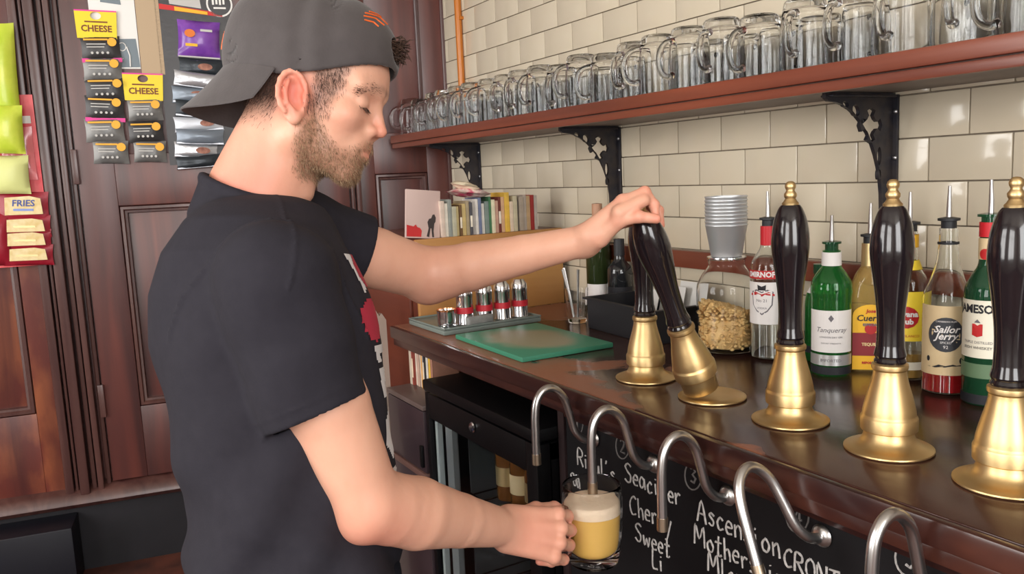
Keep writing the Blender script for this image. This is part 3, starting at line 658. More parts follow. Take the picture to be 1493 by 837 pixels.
def B7():   # dark green whiskey bottle
    R_ = .0365
    prof = [(0, 0), (.033, 0), (R_, .004), (R_, .180)] + smooth_prof([(R_, .18), (.035, .196), (.026, .216), (.0175, .232), (.0155, .250)], 4) + [(.0150, .300)]
    x, y = bpos(1436, 586); t = bottle('spirit_bottle', 'dark green whiskey bottle with ivory label and red neck capsule', (x, y), prof, m_dgreeng, turn=-.40)
    band(t, 'base_band', R_, .004, .020, 3.1, m_ink); band(t, 'label', R_, .082, .178, 1.30, m_ivory); band(t, 'lower_label', R_, .048, .072, 1.3, mat('sage_label', rgb(96, 122, 92), .5)); band(t, 'neck_label', .0163, .243, .278, 1.2, m_crm)
    arc_text(t, 'JAMESON', .0190, R_, .163, m_ink, bold=.0007, width=.88); arc_text(t, 'TRIPLE DISTILLED', .0062, R_, .108, m_greyink, width=.95); arc_text(t, 'IRISH WHISKEY', .0066, R_, .099, m_ink); 
    arc_poly(t, 'crest', [(-.008, .120), (0, .117), (.008, .120), (.008, .139), (-.008, .139)], R_, 0, m_redink, .0012); arc_poly(t, 'crest', [(-.005, .141), (0, .147), (.005, .141)], R_, 0, m_greyink, .0012)
    arc_poly(t, 'seal', circ(0, .252, .009), .0163, 0, m_redink, .0014)
    MB().lathe([(.0152, .280), (.0168, .280), (.0168, .304), (.0152, .304)], 24).build('capsule', m_redcap, t); pourer(t, .300, m_dgreeng, .055, .0175)
B7()

# ------------------------------------------------------------------ jar of peanuts with a stack of metal tumblers on its lid
m_peanut = mat('roasted_peanut', rgb(240, 206, 144), .55, noise=(60., rgb(222, 176, 110), .25), objrand=.1)
jx, jy = -1.345, -.165
t = thing('peanut_jar', 'wide glass jar half filled with peanuts', 'jar', (jx, jy, .95), 0)
R_ = .068
pr = [(0, 0), (.058, 0), (R_-.002, .005), (R_, .015), (R_, .128)] + smooth_prof([(R_, .128), (.066, .150), (.055, .172), (.042, .190), (.040, .198)], 4) + [(.0415, .203), (.0415, .207)]
MB().lathe(pr + [(max(r-.0028, 0), max(z, .006)) for r, z in reversed(pr[1:])] + [(0, .006)], 40).build('glass', m_glass, t, 50)
MB().lathe([(0, .2078), (.043, .2078), (.0435, .2095), (.043, .213), (0, .2135)], 32).build('lid', m_chrome, t)
pn = MB(); random.seed(3)
for k in range(1700):
    while True:
        x, y = rng.uniform(-.0625, .0625), rng.uniform(-.0625, .0625)
        if x*x + y*y < .0618**2: break
    top = .118 - .035*((x*.505 + y*.862)/.06*.5 + .5)
    z = rng.uniform(.013, top)
    if x*x + y*y < .050**2 and z < top - .02: z = top - rng.uniform(0, .012)
    a = rng.uniform(0, PI); d = Vector((math.cos(a), math.sin(a), rng.uniform(-.6, .6))).normalized()
    T = Matrix.Translation((x, y, z)) @ d.to_track_quat('Z', 'Y').to_matrix().to_4x4() @ Matrix.Diagonal((.0038, .0038, .0056, 1))
    pn.lathe([(0, -1), (.75, -.66), (1, 0), (.75, .66), (0, 1)], 6, T)
pn.lathe([(0, .011), (.052, .011), (.056, .03), (.056, .072), (.02, .088), (0, .092)], 20)
tag(pn.build('peanuts', m_peanut, t, 80), kind='stuff')
cz = .95 + .2137
cup = None
for k in range(9):
    c_ = thing('metal_tumbler', 'brushed metal tumbler nested in the stack on the peanut jar, %s from the bottom' % ORD[k], 'tumbler', (jx, jy, cz + k*.0078), 0, 'nested tumblers on the peanut jar')
    if cup is None:
        prc = [(0, .0), (.0325, .0), (.034, .002), (.0455, .068), (.0468, .0695), (.0468, .0715), (.0446, .0715), (.0435, .068), (.0322, .006), (0, .006)]
        cup = MB().lathe(prc, 36).build('body', mat('matt_aluminium', (.66, .68, .70), .45, .75), c_, 40)
    else: share(cup, 'body', c_)
# ------------------------------------------------------------------ under-counter fridge
m_fr = mat('fridge_black', rgb(9, 9, 11), .4, spec=.25); m_frin = mat('fridge_inside_grey', rgb(92, 96, 100), .5); m_frin2 = mat('fridge_inside_dark', rgb(44, 42, 44), .5)
m_pane = mat('tinted_pane', (.78, .80, .80), .03, trans=1., ior=1.1)
fx0, fx1, fy, fz = -1.945, -1.392, -.655, .845
t = thing('bottle_fridge', 'black under-counter bottle fridge with a glass door', 'fridge', ((fx0+fx1)/2, -.4, 0)); of = ((fx0+fx1)/2, -.4, 0)
b = MB(); b.box((fx0, -.62, .05), (fx0+.03, -.12, .81)); b.box((fx1-.03, -.62, .05), (fx1, -.12, .81)); b.box((fx0, -.14, .05), (fx1, -.12, .81)); b.box((fx0, -.62, .0), (fx1, -.12, .06)); b.box((fx0, -.62, .775), (fx1, -.12, .812))
b.build('body', m_fr, t, off=of)
MB().box((fx0-.003, -.66, .818), (fx1+.003, -.12, .846), bev=.006).build('lid', m_fr, t, off=of)
b = MB(); b.box((fx0+.031, -.55, .062), (fx0+.036, -.145, .773)); b.box((fx0+.036, -.148, .062), (fx1-.034, -.143, .773)); b.build('lining', m_frin, t, off=of)
b = MB(); b.box((fx0+.05, -.618, .1), (fx0+.075, -.600, .77)); b.build('light_strip', m_frin, t, off=of)
d_ = MB(); d_.box((fx0, fy, .06), (fx0+.018, -.622, .812), bev=.002); d_.box((fx1-.045, fy, .06), (fx1, -.622, .812), bev=.002); d_.box((fx0+.0185, fy, .745), (fx1-.0455, -.622, .812), bev=.002); d_.box((fx0+.0185, fy, .06), (fx1-.0455, -.622, .12), bev=.002)
dd = d_.build('door', m_fr, t, off=of)
MB().box((fx0+.019, -.645, .121), (fx1-.046, -.640, .744)).build('pane', m_pane, dd, off=of)
MB().box((fx0+.02, -.638, .121), (fx0+.034, -.624, .744)).build('seal', mat('pale_seal', rgb(176, 184, 184), .5), dd, off=of)
MB().box((fx0+.082, -.638, .121), (fx0+.120, -.624, .744)).build('seal', mat('grey_seal', rgb(120, 124, 126), .5), dd, off=of)
MB().lathe([(0, 0), (.011, 0), (.013, .002), (.011, .005), (0, .006)], 20, Matrix.Translation((-1.675, fy-.0004, .782)) @ Matrix.Rotation(PI/2, 4, 'X')).build('lock', m_chrome, dd, off=of)
for z in (.30, .53):
    b = MB()
    for k in range(9): b.tube([(fx0+.07+k*.055, -.56, z), (fx0+.07+k*.055, -.16, z)], .0025, 6)
    for y in (-.56, -.36, -.16): b.tube([(fx0+.04, y, z-.004), (fx1-.035, y, z-.004)], .003, 6)
    b.build('wire_shelf', m_chrome, t, off=of)
m_brownb = mat('brown_bottle_glass', (.22, .08, .02), .06, trans=.3, ior=1.4)
for k in range(5):
    x = fx0 + .15 + k*.072
    q = thing('fridge_bottle', 'brown bottle inside the glass-door fridge, %s from the left' % ORD[k], 'bottle', (x, -.50, .5325), 0, 'bottles inside the fridge')
    MB().lathe([(0, 0), (.028, 0), (.030, .004), (.030, .11)] + smooth_prof([(.030, .11), (.026, .13), (.015, .152), (.0125, .17)], 3) + [(.0125, .195), (0, .196)], 20).build('glass', m_brownb, q, 50)
    MB().lathe([(.0303, .04), (.0306, .04), (.0306, .09), (.0303, .09)], 20).build('label', m_crm if k % 2 else m_gold, q)
    MB().lathe([(.0128, .188), (.0142, .188), (.0135, .197), (0, .1975)], 16).build('cap', m_silverl, q)

# ------------------------------------------------------------------ dark cabinet left of the fridge, books under the counter
m_cab = mat('dark_cabinet_veneer', rgb(56, 44, 48), .35, noise=(5., rgb(44, 34, 38), .2), coat=.2)
t = thing('side_cabinet', 'dark brown cabinet left of the black fridge', 'cabinet', (-2.08, -.4, 0)); of = (-2.08, -.4, 0)
MB().box((-2.2, -.64, 0), (-1.952, -.1, .758), bev=.002).build('body', m_cab, t, off=of)
MB().box((-2.203, -.662, .758), (-1.950, -.1, .772), bev=.003).build('top', mat('grey_brown_top', rgb(98, 84, 80), .35, noise=(8., rgb(84, 70, 66), .2)), t, off=of)
d_ = MB().box((-2.199, -.66, .585), (-1.953, -.6405, .755), bev=.002).build('door', m_cab, t, off=of)
d2 = MB().box((-2.199, -.66, .02), (-1.953, -.6405, .565), bev=.002).build('door', m_cab, t, off=of)
MB().box((-2.199, -.664, .566), (-1.953, -.6405, .583), bev=.002).build('rail', mat('worn_brown_edge', rgb(92, 66, 60), .4), t, off=of)
MB().box((-1.975, -.668, .60), (-1.960, -.6605, .66), bev=.002).build('hinge', m_fr, d_, off=of)
t = thing('pale_board', 'pale ragged board standing upright at the counter end', 'board', (-2.235, -.665, 0))
b = MB(); pts = [(-.024, 0), (.024, 0), (.024, .965), (.012, .985), (.004, .978), (-.008, 1.0), (-.024, .992)]
b.prism(pts, -.011, .011, Matrix(((0, 0, 1, 0), (1, 0, 0, 0), (0, 1, 0, 0), (0, 0, 0, 1)))); b.build('board', mat('pale_bare_wood', rgb(178, 160, 148), .7, wood=(rgb(158, 138, 126), 16., 2)), t)
m_pages = mat('paper_pages', rgb(222, 208, 184), .8, noise=(90., rgb(200, 184, 160), .2, (1, 1, 6)))
BOOKC = {}
def m_book(c): 
    k = 'book_cover_%d_%d_%d' % c
    return mat(k, rgb(*c), .55, noise=(30., rgb(*[max(0, int(x*.86)) for x in c]), .2))
def book(label, group, T, th, h, d, c, stripe=None):
    """closed book standing on its foot; spine on the +x side, thickness along y"""
    t = bpy.data.objects.new('book', None); COL.objects.link(t); t.empty_display_size = .02; tag(t, label, 'book', group); t.matrix_world = T
    b = MB(); ct_ = min(.0012, th*.16)
    b.box((-d, -th/2, 0), (0, -th/2+ct_, h)); b.box((-d, th/2-ct_, 0), (0, th/2, h)); b.box((-ct_, -th/2, 0), (.0012, th/2, h), bev=.0006)
    b.build('cover', m_book(c), t, 30)
    MB().box((-d+.003, -th/2+ct_, .002), (-ct_, th/2-ct_, h-.002)).build('pages', m_pages, t, 0)
    if stripe:
        MB().box((.0012, -th/2+.001, h*stripe[0]), (.0015, th/2-.001, h*stripe[1])).build('title_block', m_book(stripe[2]), t, 0)
    return t
LB = [((206, 190, 170), .016), ((150, 70, 60), .010), ((228, 214, 196), .013), ((200, 168, 150), .016), ((220, 196, 176), .014), ((236, 168, 60), .011), ((214, 200, 190), .016), ((60, 58, 62), .008), ((222, 214, 204), .012), ((226, 178, 60), .012), ((168, 120, 100), .014)]
xx = -2.196; NAMES = ['buff', 'brick red', 'cream', 'dusty pink', 'pale tan', 'orange', 'light grey', 'black', 'off-white', 'yellow', 'light brown']
for k, (c, th) in enumerate(LB):
    T = Matrix.Translation((xx + th/2, -.585 + rng.uniform(-.006, .006), .7722)) @ Matrix.Rotation(-PI/2, 4, 'Z')
    book('%s book standing on the side cabinet under the counter, %s from the left' % (NAMES[k], ORD[k]), 'books under the counter end', T, th, rng.uniform(.102, .117), .08, c, (.2, .7, (240, 220, 190)) if k in (1, 7) else None); xx += th + .0006

# ------------------------------------------------------------------ book cabinet at the far end, books on top
m_tan = mat('tan_pine', rgb(190, 142, 84), .45, wood=(rgb(168, 118, 66), 9., 1), coat=.15)
m_ru = mat('russet_wood', rgb(112, 56, 38), .4, wood=(rgb(86, 40, 28), 10., 0), coat=.2)
t = thing('book_cabinet', 'wooden cabinet with tan side behind the counter end, books on top', 'cabinet', (-2.5, -.3, 0)); of = (-2.5, -.3, 0)
MB().box((-2.78, -.535, 0), (-2.226, -.03, 1.176)).build('body', m_ru, t, off=of)
MB().box((-2.2255, -.54, 0), (-2.208, -.028, 1.19), bev=.004).build('side_panel', m_tan, t, off=of)
MB().box((-2.785, -.548, 1.1765), (-2.2262, -.028, 1.19), bev=.003).build('top', m_ru, t, off=of)
MB().box((-2.75, -.545, .62), (-2.27, -.5355, 1.15), bev=.003).build('door', m_ru, t, off=of)
TBK = [((226, 206, 190), .012), ((240, 232, 216), .011), ((150, 156, 150), .010), ((196, 192, 168), .014), ((224, 206, 150), .012), ((120, 90, 60), .008), ((214, 190, 130), .013), ((176, 160, 130), .010), ((86, 84, 90), .009), ((202, 196, 190), .012), ((236, 230, 222), .009), ((120, 130, 160), .010), ((240, 236, 226), .012), ((130, 146, 140), .014), ((70, 120, 84), .007), ((232, 222, 190), .010), ((214, 170, 150), .013), ((120, 58, 50), .009), ((222, 178, 140), .012), ((234, 190, 80), .017), ((226, 204, 180), .012), ((200, 190, 160), .014), ((110, 104, 100), .007), ((170, 156, 140), .016), ((180, 168, 156), .012), ((190, 160, 120), .014), ((150, 44, 40), .010), ((180, 170, 160), .012)]
yy = -.448; CN = ['pinkish cream', 'ivory', 'sage grey', 'khaki cream', 'straw yellow', 'walnut brown', 'sand yellow', 'taupe', 'charcoal', 'pearl grey', 'white', 'slate blue', 'chalk white', 'grey-green', 'leaf green', 'butter', 'salmon pink', 'maroon', 'peach', 'golden yellow', 'beige', 'olive cream', 'dark grey', 'mushroom', 'stone grey', 'caramel', 'deep red', 'ash grey']
for k, (c, th) in enumerate(TBK):
    h = rng.uniform(.088, .112) if k != 19 else .122
    T = Matrix.Translation((-2.222 + rng.uniform(-.008, .004), yy + th/2, 1.1902)) @ Matrix.Rotation(0, 4, 'Z')
    book('%s paperback in the row on the book cabinet, %s from the left' % (CN[k], ORD[k]), 'paperbacks on the book cabinet', T, th, h, .085, c, (.25, .6, (250, 240, 220)) if k in (5, 8, 17) else None); yy += th + .0006
# picture book with its cover to the room
t = bpy.data.objects.new('picture_book', None); COL.objects.link(t); tag(t, 'pale picture book with red patch and dark figures leaning on the paperbacks', 'book')
t.matrix_world = Matrix.Translation((-2.232, -.508, 1.1915)) @ Matrix.Rotation(math.radians(-6), 4, 'X') @ Matrix.Rotation(math.radians(-4), 4, 'Y')
MB().box((-.004, -.055, 0), (.004, .055, .142), bev=.001).build('cover', mat('pinkish_cover', rgb(208, 184, 176), .5, noise=(5., rgb(196, 170, 164), .3)), t)
def flatx(name, poly, m, x, par): return MB().add([(x, p[0], p[1]) for p in poly] + [(x-.0006, p[0], p[1]) for p in poly], [list(range(len(poly)))[::-1]] + [(i, (i+1) % len(poly), len(poly)+(i+1) % len(poly), len(poly)+i) for i in range(len(poly))]).build(name, m, par, 0)
flatx('print', [(-.052, .004), (-.006, .004), (-.004, .022), (-.01, .030), (-.018, .032), (-.024, .040), (-.03, .034), (-.052, .038)], mat('red_print', rgb(196, 48, 50), .5), .0048, t)
flatx('print', [(.012, .006), (.018, .03), (.014, .048), (.019, .058), (.026, .060), (.03, .070), (.036, .072), (.041, .062), (.040, .05), (.036, .044), (.034, .022), (.036, .004), (.030, .004), (.027, .03), (.024, .03), (.02, .004)], mat('dark_print', rgb(62, 54, 54), .5), .0048, t)
# crumpled snack packets lying on the books
def crumple(name, label, cat, T, w, d, h, m, m2, seed, group=None):
    t = bpy.data.objects.new(name, None); COL.objects.link(t); tag(t, label, cat, group); t.matrix_world = T
    r_ = random.Random(seed); n = 9; vs = []; fs = []
    for s_ in (1, -1):
        for i in range(n):
            for j in range(n):
                u, v = i/(n-1)*2-1, j/(n-1)*2-1; e = (1-abs(u)**3)*(1-abs(v)**4)
                vs.append((u*w/2*(1-.06*abs(v)) + r_.uniform(-1, 1)*w*.012, v*d/2 + r_.uniform(-1, 1)*d*.012, s_*h/2*e*r_.uniform(.75, 1.1) + h/2))
    for s_ in (0, 1):
        for i in range(n-1):
            for j in range(n-1):
                q = [s_*n*n+i*n+j, s_*n*n+(i+1)*n+j, s_*n*n+(i+1)*n+j+1, s_*n*n+i*n+j+1]; fs.append(q if s_ == 0 else q[::-1])
    for k in range(n-1):
        for (a, b_) in ((k*n, (k+1)*n), (k*n+n-1, (k+1)*n+n-1), (k, k+1), ((n-1)*n+k, (n-1)*n+k+1)): fs.append((a, b_, n*n+b_, n*n+a))
    MB().add(vs, fs).build('bag', m, t, 50)
    return t
m_pinkbag = mat('pink_foil', rgb(206, 60, 110), .3, noise=(40., rgb(240, 220, 214), .08), coat=.3); m_creambag = mat('cream_foil', rgb(232, 218, 190), .35, coat=.2)
crumple('snack_packet', 'pink and white snack packet lying on top of the paperbacks', 'snack packet', Matrix.Translation((-2.25, -.34, 1.303)) @ Matrix.Rotation(1.5, 4, 'Z') @ Matrix.Rotation(.1, 4, 'Y'), .13, .08, .028, m_pinkbag, None, 1)
crumple('snack_packet', 'cream snack packet lying on the pink packet over the books', 'snack packet', Matrix.Translation((-2.25, -.352, 1.326)) @ Matrix.Rotation(1.2, 4, 'Z') @ Matrix.Rotation(.22, 4, 'Y'), .09, .06, .026, m_creambag, None, 2)

# ------------------------------------------------------------------ tray, shakers, pot, sponge, chopping board
m_trayg = mat('grey_green_enamel', rgb(122, 132, 126), .35, noise=(10., rgb(104, 116, 112), .2), coat=.2)
t = thing('tray', 'grey-green metal tray at the left end of the counter', 'tray', (-2.065, -.436, .95)); 
MB().box((-.118, -.152, .0006), (.118, .152, .014), bev=.004).build('base', m_trayg, t)
b = MB()
for lo, hi in (((-.118, -.152, .0145), (.118, -.146, .020)), ((-.118, .146, .0145), (.118, .152, .020)), ((-.118, -.1455, .0145), (-.112, .1455, .020)), ((.112, -.1455, .0145), (.118, .1455, .020))): b.box(lo, hi, bev=.0015)
b.build('rim', m_trayg, t)
TZ0 = .9646
m_redband = mat('red_band', rgb(186, 40, 52), .4)
for k, y in enumerate((-.325, -.382, -.439, -.500)):
    q = thing('shaker', 'chrome shaker with a red band on the tray, %s from the wall' % ORD[k], 'shaker', (-1.995, y, TZ0), 0, 'chrome shakers on the tray')
    MB().lathe([(0, 0), (.0235, 0), (.0245, .003), (.0235, .006), (.0228, .075), (.0238, .078), (.0228, .095), (.014, .108), (0, .110)], 30).build('body', m_chrome, q, 35)
    MB().lathe([(.0236, .032), (.0243, .032), (.0241, .049), (.0234, .049)], 30).build('band', m_redband, q)
q = thing('sugar_pot', 'chrome pot with a coppery rim on the tray corner', 'pot', (-1.995, -.556, TZ0))
MB().lathe([(0, 0), (.020, 0), (.024, .004), (.0255, .02), (.0255, .042), (.0265, .045), (.0245, .046), (.0235, .04), (.022, .006), (0, .006)], 30).build('body', m_chrome, q, 35)
MB().lathe([(.0240, .0462), (.0272, .0462), (.0275, .049), (.0240, .049)], 30).build('rim', mat('copper', (.78, .42, .22), .25, 1.), q)
for a in (.5, 1.8): MB().sphere((.027*math.cos(a-1.2), .027*math.sin(a-1.2), .006), .0055, 8).build('foot', m_chrome, q)
q = thing('sponge_dish', 'grey rounded sponge lying on the tray before the shakers', 'sponge', (-1.9615, -.470, TZ0), .08)
MB().box((-.009, -.045, 0), (.009, .040, .026), bev=.0085).build('sponge', mat('grey_sponge', rgb(140, 140, 136), .7, noise=(40., rgb(120, 120, 118), .2), bump=(120., .3)), q, 60)
def m_board_make():
    m = mat('green_cutting_board', rgb(52, 128, 104), .45); nt = m.node_tree; N, L = nt.nodes, nt.links; bs = N['Principled BSDF']
    tc = N.new('ShaderNodeTexCoord'); mp = N.new('ShaderNodeMapping'); mp.inputs['Scale'].default_value = (1/.215, 1/.150, 0); L.new(tc.outputs['Object'], mp.inputs[0])
    ln = N.new('ShaderNodeVectorMath'); ln.operation = 'LENGTH'; L.new(mp.outputs[0], ln.inputs[0])
    nz = N.new('ShaderNodeTexNoise'); nz.inputs['Scale'].default_value = 9; L.new(tc.outputs['Object'], nz.inputs[0])
    ad = N.new('ShaderNodeMath'); ad.operation = 'MULTIPLY_ADD'; L.new(nz.outputs[0], ad.inputs[0]); ad.inputs[1].default_value = .5; L.new(ln.outputs['Value'], ad.inputs[2])
    rp = N.new('ShaderNodeValToRGB'); rp.color_ramp.elements[0].position = .75; rp.color_ramp.elements[0].color = (*rgb(146, 142, 116), 1); rp.color_ramp.elements[1].position = 1.0; rp.color_ramp.elements[1].color = (*rgb(66, 138, 110), 1)
    L.new(ad.outputs[0], rp.inputs[0]); L.new(rp.outputs[0], bs.inputs['Base Color']); return m
q = thing('chopping_board', 'green plastic chopping board worn pale in the middle', 'chopping board', (-1.714, -.463, .9506), math.radians(-1.5))
MB().box((-.176, -.124, 0), (.176, .124, .012), bev=.003).build('board', m_board_make(), q)

# ------------------------------------------------------------------ glass of tongs, black box, bottles by the wall
q = thing('tumbler_glass', 'small glass tumbler of steel bar tools beside the black box', 'glass', (-1.868, -.215, .9505))
MB().lathe([(0, 0), (.024, 0), (.027, .004), (.030, .04), (.033, .095), (.0315, .095), (.0285, .04), (.025, .012), (0, .010)], 28).build('body', m_glass, q, 50)
for dx, dy in ((-.022, -.006), (-.01, -.016), (.012, -.004)):
    MB().tube([(dx*.5, dy*.5, .016), (dx*1.1, dy*1.1, .08), (dx*1.9, dy*1.9, .150)], [.003, .0025, .0045], 8).build('bar_tool', m_steel, q)
m_blk = mat('black_plastic', rgb(30, 30, 34), .45)
q = thing('storage_box', 'open black plastic box of papers on the counter', 'box', (-1.628, -.155, .9505), math.radians(-4))
b = MB(); W2, D2, H2 = .148, .095, .078
for lo, hi in (((-W2, -D2, 0), (W2, D2, .003)), ((-W2, -D2, .0035), (W2, -D2+.003, H2)), ((-W2, D2-.003, .0035), (W2, D2, H2)), ((-W2, -D2+.0035, .0035), (-W2+.003, D2-.0035, H2)), ((W2-.003, -D2+.0035, .0035), (W2, D2-.0035, H2))): b.box(lo, hi)
b.build('walls', m_blk, q, 0)
b = MB()
for lo, hi in (((-W2-.010, -D2-.010, H2), (W2+.010, -D2+.003, H2+.005)), ((-W2-.010, D2-.003, H2), (W2+.010, D2+.010, H2+.005)), ((-W2-.010, -D2+.0035, H2), (-W2+.003, D2-.0035, H2+.005)), ((W2-.003, -D2+.0035, H2), (W2+.010, D2-.0035, H2+.005))): b.box(lo, hi)
b.build('rim', m_blk, q, 0)
for k, (x, tl) in enumerate(((-.055, .5), (.015, .42), (.065, .34))):
    p = thing('paper_sheet', '%s white paper sheet standing in the black box' % ['leftmost', 'middle', 'rightmost'][k], 'paper', (-1.628 + x, -.13 + .02*k, .956), math.radians(-8 + 6*k), 'papers in the black box')
    MB().box((-.045, -.0008, 0), (.045, .0008, .098 + .012*k), Matrix.Rotation(-.25, 4, 'X')).build('sheet', mat('white_paper', rgb(206, 204, 200), .8), p, 0)
def dark_bottle(label, x, y, h, m, lab, cap):
    q = thing('wine_bottle', label, 'bottle', (x, y, .9502), face_cam(x, y)); r = .037; s_ = h/.3
    MB().lathe([(0, 0), (.034, 0), (r, .004), (r, .17*s_)] + smooth_prof([(r, .17*s_), (.034, .19*s_), (.018, .215*s_), (.0145, .235*s_)], 4) + [(.014, h), (0, h+.001)], 30).build('glass', m, q, 50)
    band(q, 'label', r, .02, .085, 1.2, lab)
    MB().lathe([(.0146, .235*s_), (.0158, .236*s_), (.0154, h), (0, h+.002)], 22).build('capsule', cap, q)
dark_bottle('dark wine bottle with white label near the wall behind the wrist', -1.975, -.058, .32, mat('olive_bottle_glass', (.03, .045, .015), .06, trans=.35, ior=1.4), m_paper, mat('tan_capsule', rgb(186, 140, 112), .5))
dark_bottle('shorter black bottle standing right of the wine bottle', -1.878, -.055, .22, mat('black_bottle_glass', (.015, .016, .018), .06, coat=.5), m_ink, m_rubber)

# ------------------------------------------------------------------ snacks and posters on the left wall
def wthing(name, label, cat, s, z, out, tilt=0., group=None):
    t = bpy.data.objects.new(name, None); COL.objects.link(t); tag(t, label, cat, group)
    # local x runs to the viewer's right along the wall, z up, y into the wall
    t.matrix_world = TL @ Matrix.Translation((s, out, z)) @ Matrix(((-1, 0, 0, 0), (0, -1, 0, 0), (0, 0, 1, 0), (0, 0, 0, 1))) @ Matrix.Rotation(tilt, 4, 'Y')
    return t
def wflat(par, name, poly, m, y, th=.0006):
    n = len(poly)
    return MB().add([(p[0], y, p[1]) for p in poly] + [(p[0], y+th, p[1]) for p in poly], [list(range(n)), list(range(n, 2*n))[::-1]] + [(i, n+i, n+(i+1) % n, (i+1) % n) for i in range(n)]).build(name, m, par, 0)
def wtext(par, txt, size, x, z, m, y, **kw):
    v_, f_ = text_mesh(txt, size, **kw); return MB().add([(x + p[0], y, z + p[1]) for p in v_], f_).build('lettering', m, par, 0)
def rect(x0, x1, z0, z1): return [(x0, z0), (x1, z0), (x1, z1), (x0, z1)]
def pillow(par, name, w, h, d, m, seed=0, crimp=.006):
    r_ = random.Random(seed); n, k = 9, 9; vs = []; fs = []
    for i in range(n):
        for j in range(k):
            u, v = i/(n-1)*2-1, j/(k-1)*2-1; e = max(0, (1-abs(u)**2.6))*max(0, (1-abs(v)**3.2))
            vs.append((u*w/2*(1-.05*(1-v*v)), -d*e*r_.uniform(.85, 1.1) - .0015, v*h/2*(1-.03*(1-u*u))))
    for i in range(n):
        for j in range(k):
            u, v = i/(n-1)*2-1, j/(k-1)*2-1; vs.append((u*w/2*(1-.05*(1-v*v)), .0, v*h/2*(1-.03*(1-u*u))))
    o = n*k
    for i in range(n-1):
        for j in range(k-1):
            q = [i*k+j, (i+1)*k+j, (i+1)*k+j+1, i*k+j+1]; fs.append(q); fs.append([o+a for a in q[::-1]])
    bd = [i*k for i in range(n)] + [(n-1)*k+j for j in range(1, k)] + [i*k+k-1 for i in range(n-2, -1, -1)] + [j for j in range(k-2, 0, -1)]
    for a, b_ in zip(bd, bd[1:] + bd[:1]): fs.append((b_, a, o+a, o+b_))
    return MB().add(vs, fs).build(name, m, par, 60)
m_yp = mat('yellow_card', rgb(244, 214, 36), .45); m_pk = mat('magenta_strip', rgb(226, 62, 150), .45); m_gb = mat('grey_foil_packet', rgb(132, 130, 126), .35, .2, noise=(14., rgb(100, 100, 100), .2), bump=(30., .25)); m_bb = mat('black_foil_packet', rgb(54, 52, 53), .35, .1, bump=(30., .25))
m_or = mat('orange_sticker', rgb(246, 176, 40), .45); m_pale = mat('pale_print', rgb(196, 194, 190), .5); m_rust = mat('rust_print', rgb(120, 60, 20), .5)
# poster and tan strip behind the strips
t = wthing('poster', 'white poster with grey-blue drawing on the door', 'poster', 1.192, 1.90, .0225)
wflat(t, 'sheet', rect(-.073, .073, -.105, .24), m_white, 0, .0008)
wflat(t, 'print', [(-.02, .02), (-.01, -.004), (.066, -.002), (.072, -.100), (-.055, -.100), (-.045, .0)], mat('slate_print', rgb(122, 134, 142), .6), -.0009)
wflat(t, 'print', [(-.035, .12), (.03, .112), (.026, .15), (-.03, .16)], mat('slate_print', rgb(122, 134, 142), .6), -.0009)
b = MB(); b.tube([(x*.1 + .01, -.0018, z) for x, z in [(.1+.12*math.cos(a), -.03+.014*math.sin(a)) for a in [2*PI*i/12 for i in range(13)]]], .0016, 6); b.tube([(.034, -.0018, -.03), (.042, -.0018, -.06), (.040, -.0018, -.098)], .0022, 6); b.tube([(-.03, -.0018, -.07), (.0, -.0018, -.082), (.02, -.0018, -.07)], .0016, 6); b.build('line_drawing', m_white, t)
t = wthing('paper_strip', 'tan paper strip on the door beside the white poster', 'paper', 1.079, 1.93, .0225)
wflat(t, 'sheet', rect(-.038, .038, -.155, .2), mat('tan_paper', rgb(190, 166, 136), .7), 0, .0008)
# two strips of cheese snacks
def header(s, z, label, tilt):
    t = wthing('snack_header_card', label, 'card', s, z, .0305, tilt, 'yellow header cards of the cheese snacks')
    hole = circ(0, .028, .017, .013, 16); vs, fs = curve_plate([[(-.062, -.048), (.062, -.048), (.066, .042), (-.066, .042)], hole], .0006)
    MB().add([(p[0], -p[2], p[1]) for p in vs], fs).build('card', m_yp, t, 0)
    wtext(t, 'CHEESE', .030, 0, -.016, m_rust, -.0014, bold=.0009, width=.95); wflat(t, 'small_print', rect(-.036, .036, .005, .010), m_rust, -.0010)
    wflat(t, 'edge', rect(-.066, .066, .042, .047), m_pk, -.0004); return t
header(1.246, 1.944, 'yellow CHEESE header card at the top of the left snack strip', math.radians(1.5)); header(1.117, 1.732, 'yellow CHEESE header card at the top of the right snack strip', math.radians(2))
def packet(s, z, w, h, dark, pink, label, tilt, k, grp):
    t = wthing('snack_packet', label, 'snack packet', s, z, .0275, tilt, grp)
    pillow(t, 'bag', w, h, .013, m_bb if dark else m_gb, k)
    wflat(t, 'sticker', circ(w*.30, h*.22, .0145, .0145, 16), m_or, -.0165)
    wflat(t, 'stripe', rect(-w*.40, w*.20, h*.30, h*.37), m_or, -.0140); wflat(t, 'stripe', rect(-w*.34, w*.14, h*.12, h*.16), m_pale, -.0160); wflat(t, 'stripe', rect(-w*.34, w*.10, 0, h*.04), m_pale, -.0162)
    for q in range(4): wflat(t, 'badge', circ(-w*.22 + q*w*.13, -h*.22, .0045, .0045, 8), m_pale, -.0155)
    if pink: wflat(t, 'strip', rect(-w/2, w/2, -h*.5-.008, -h*.5+.006), m_pk, -.004)
    return t
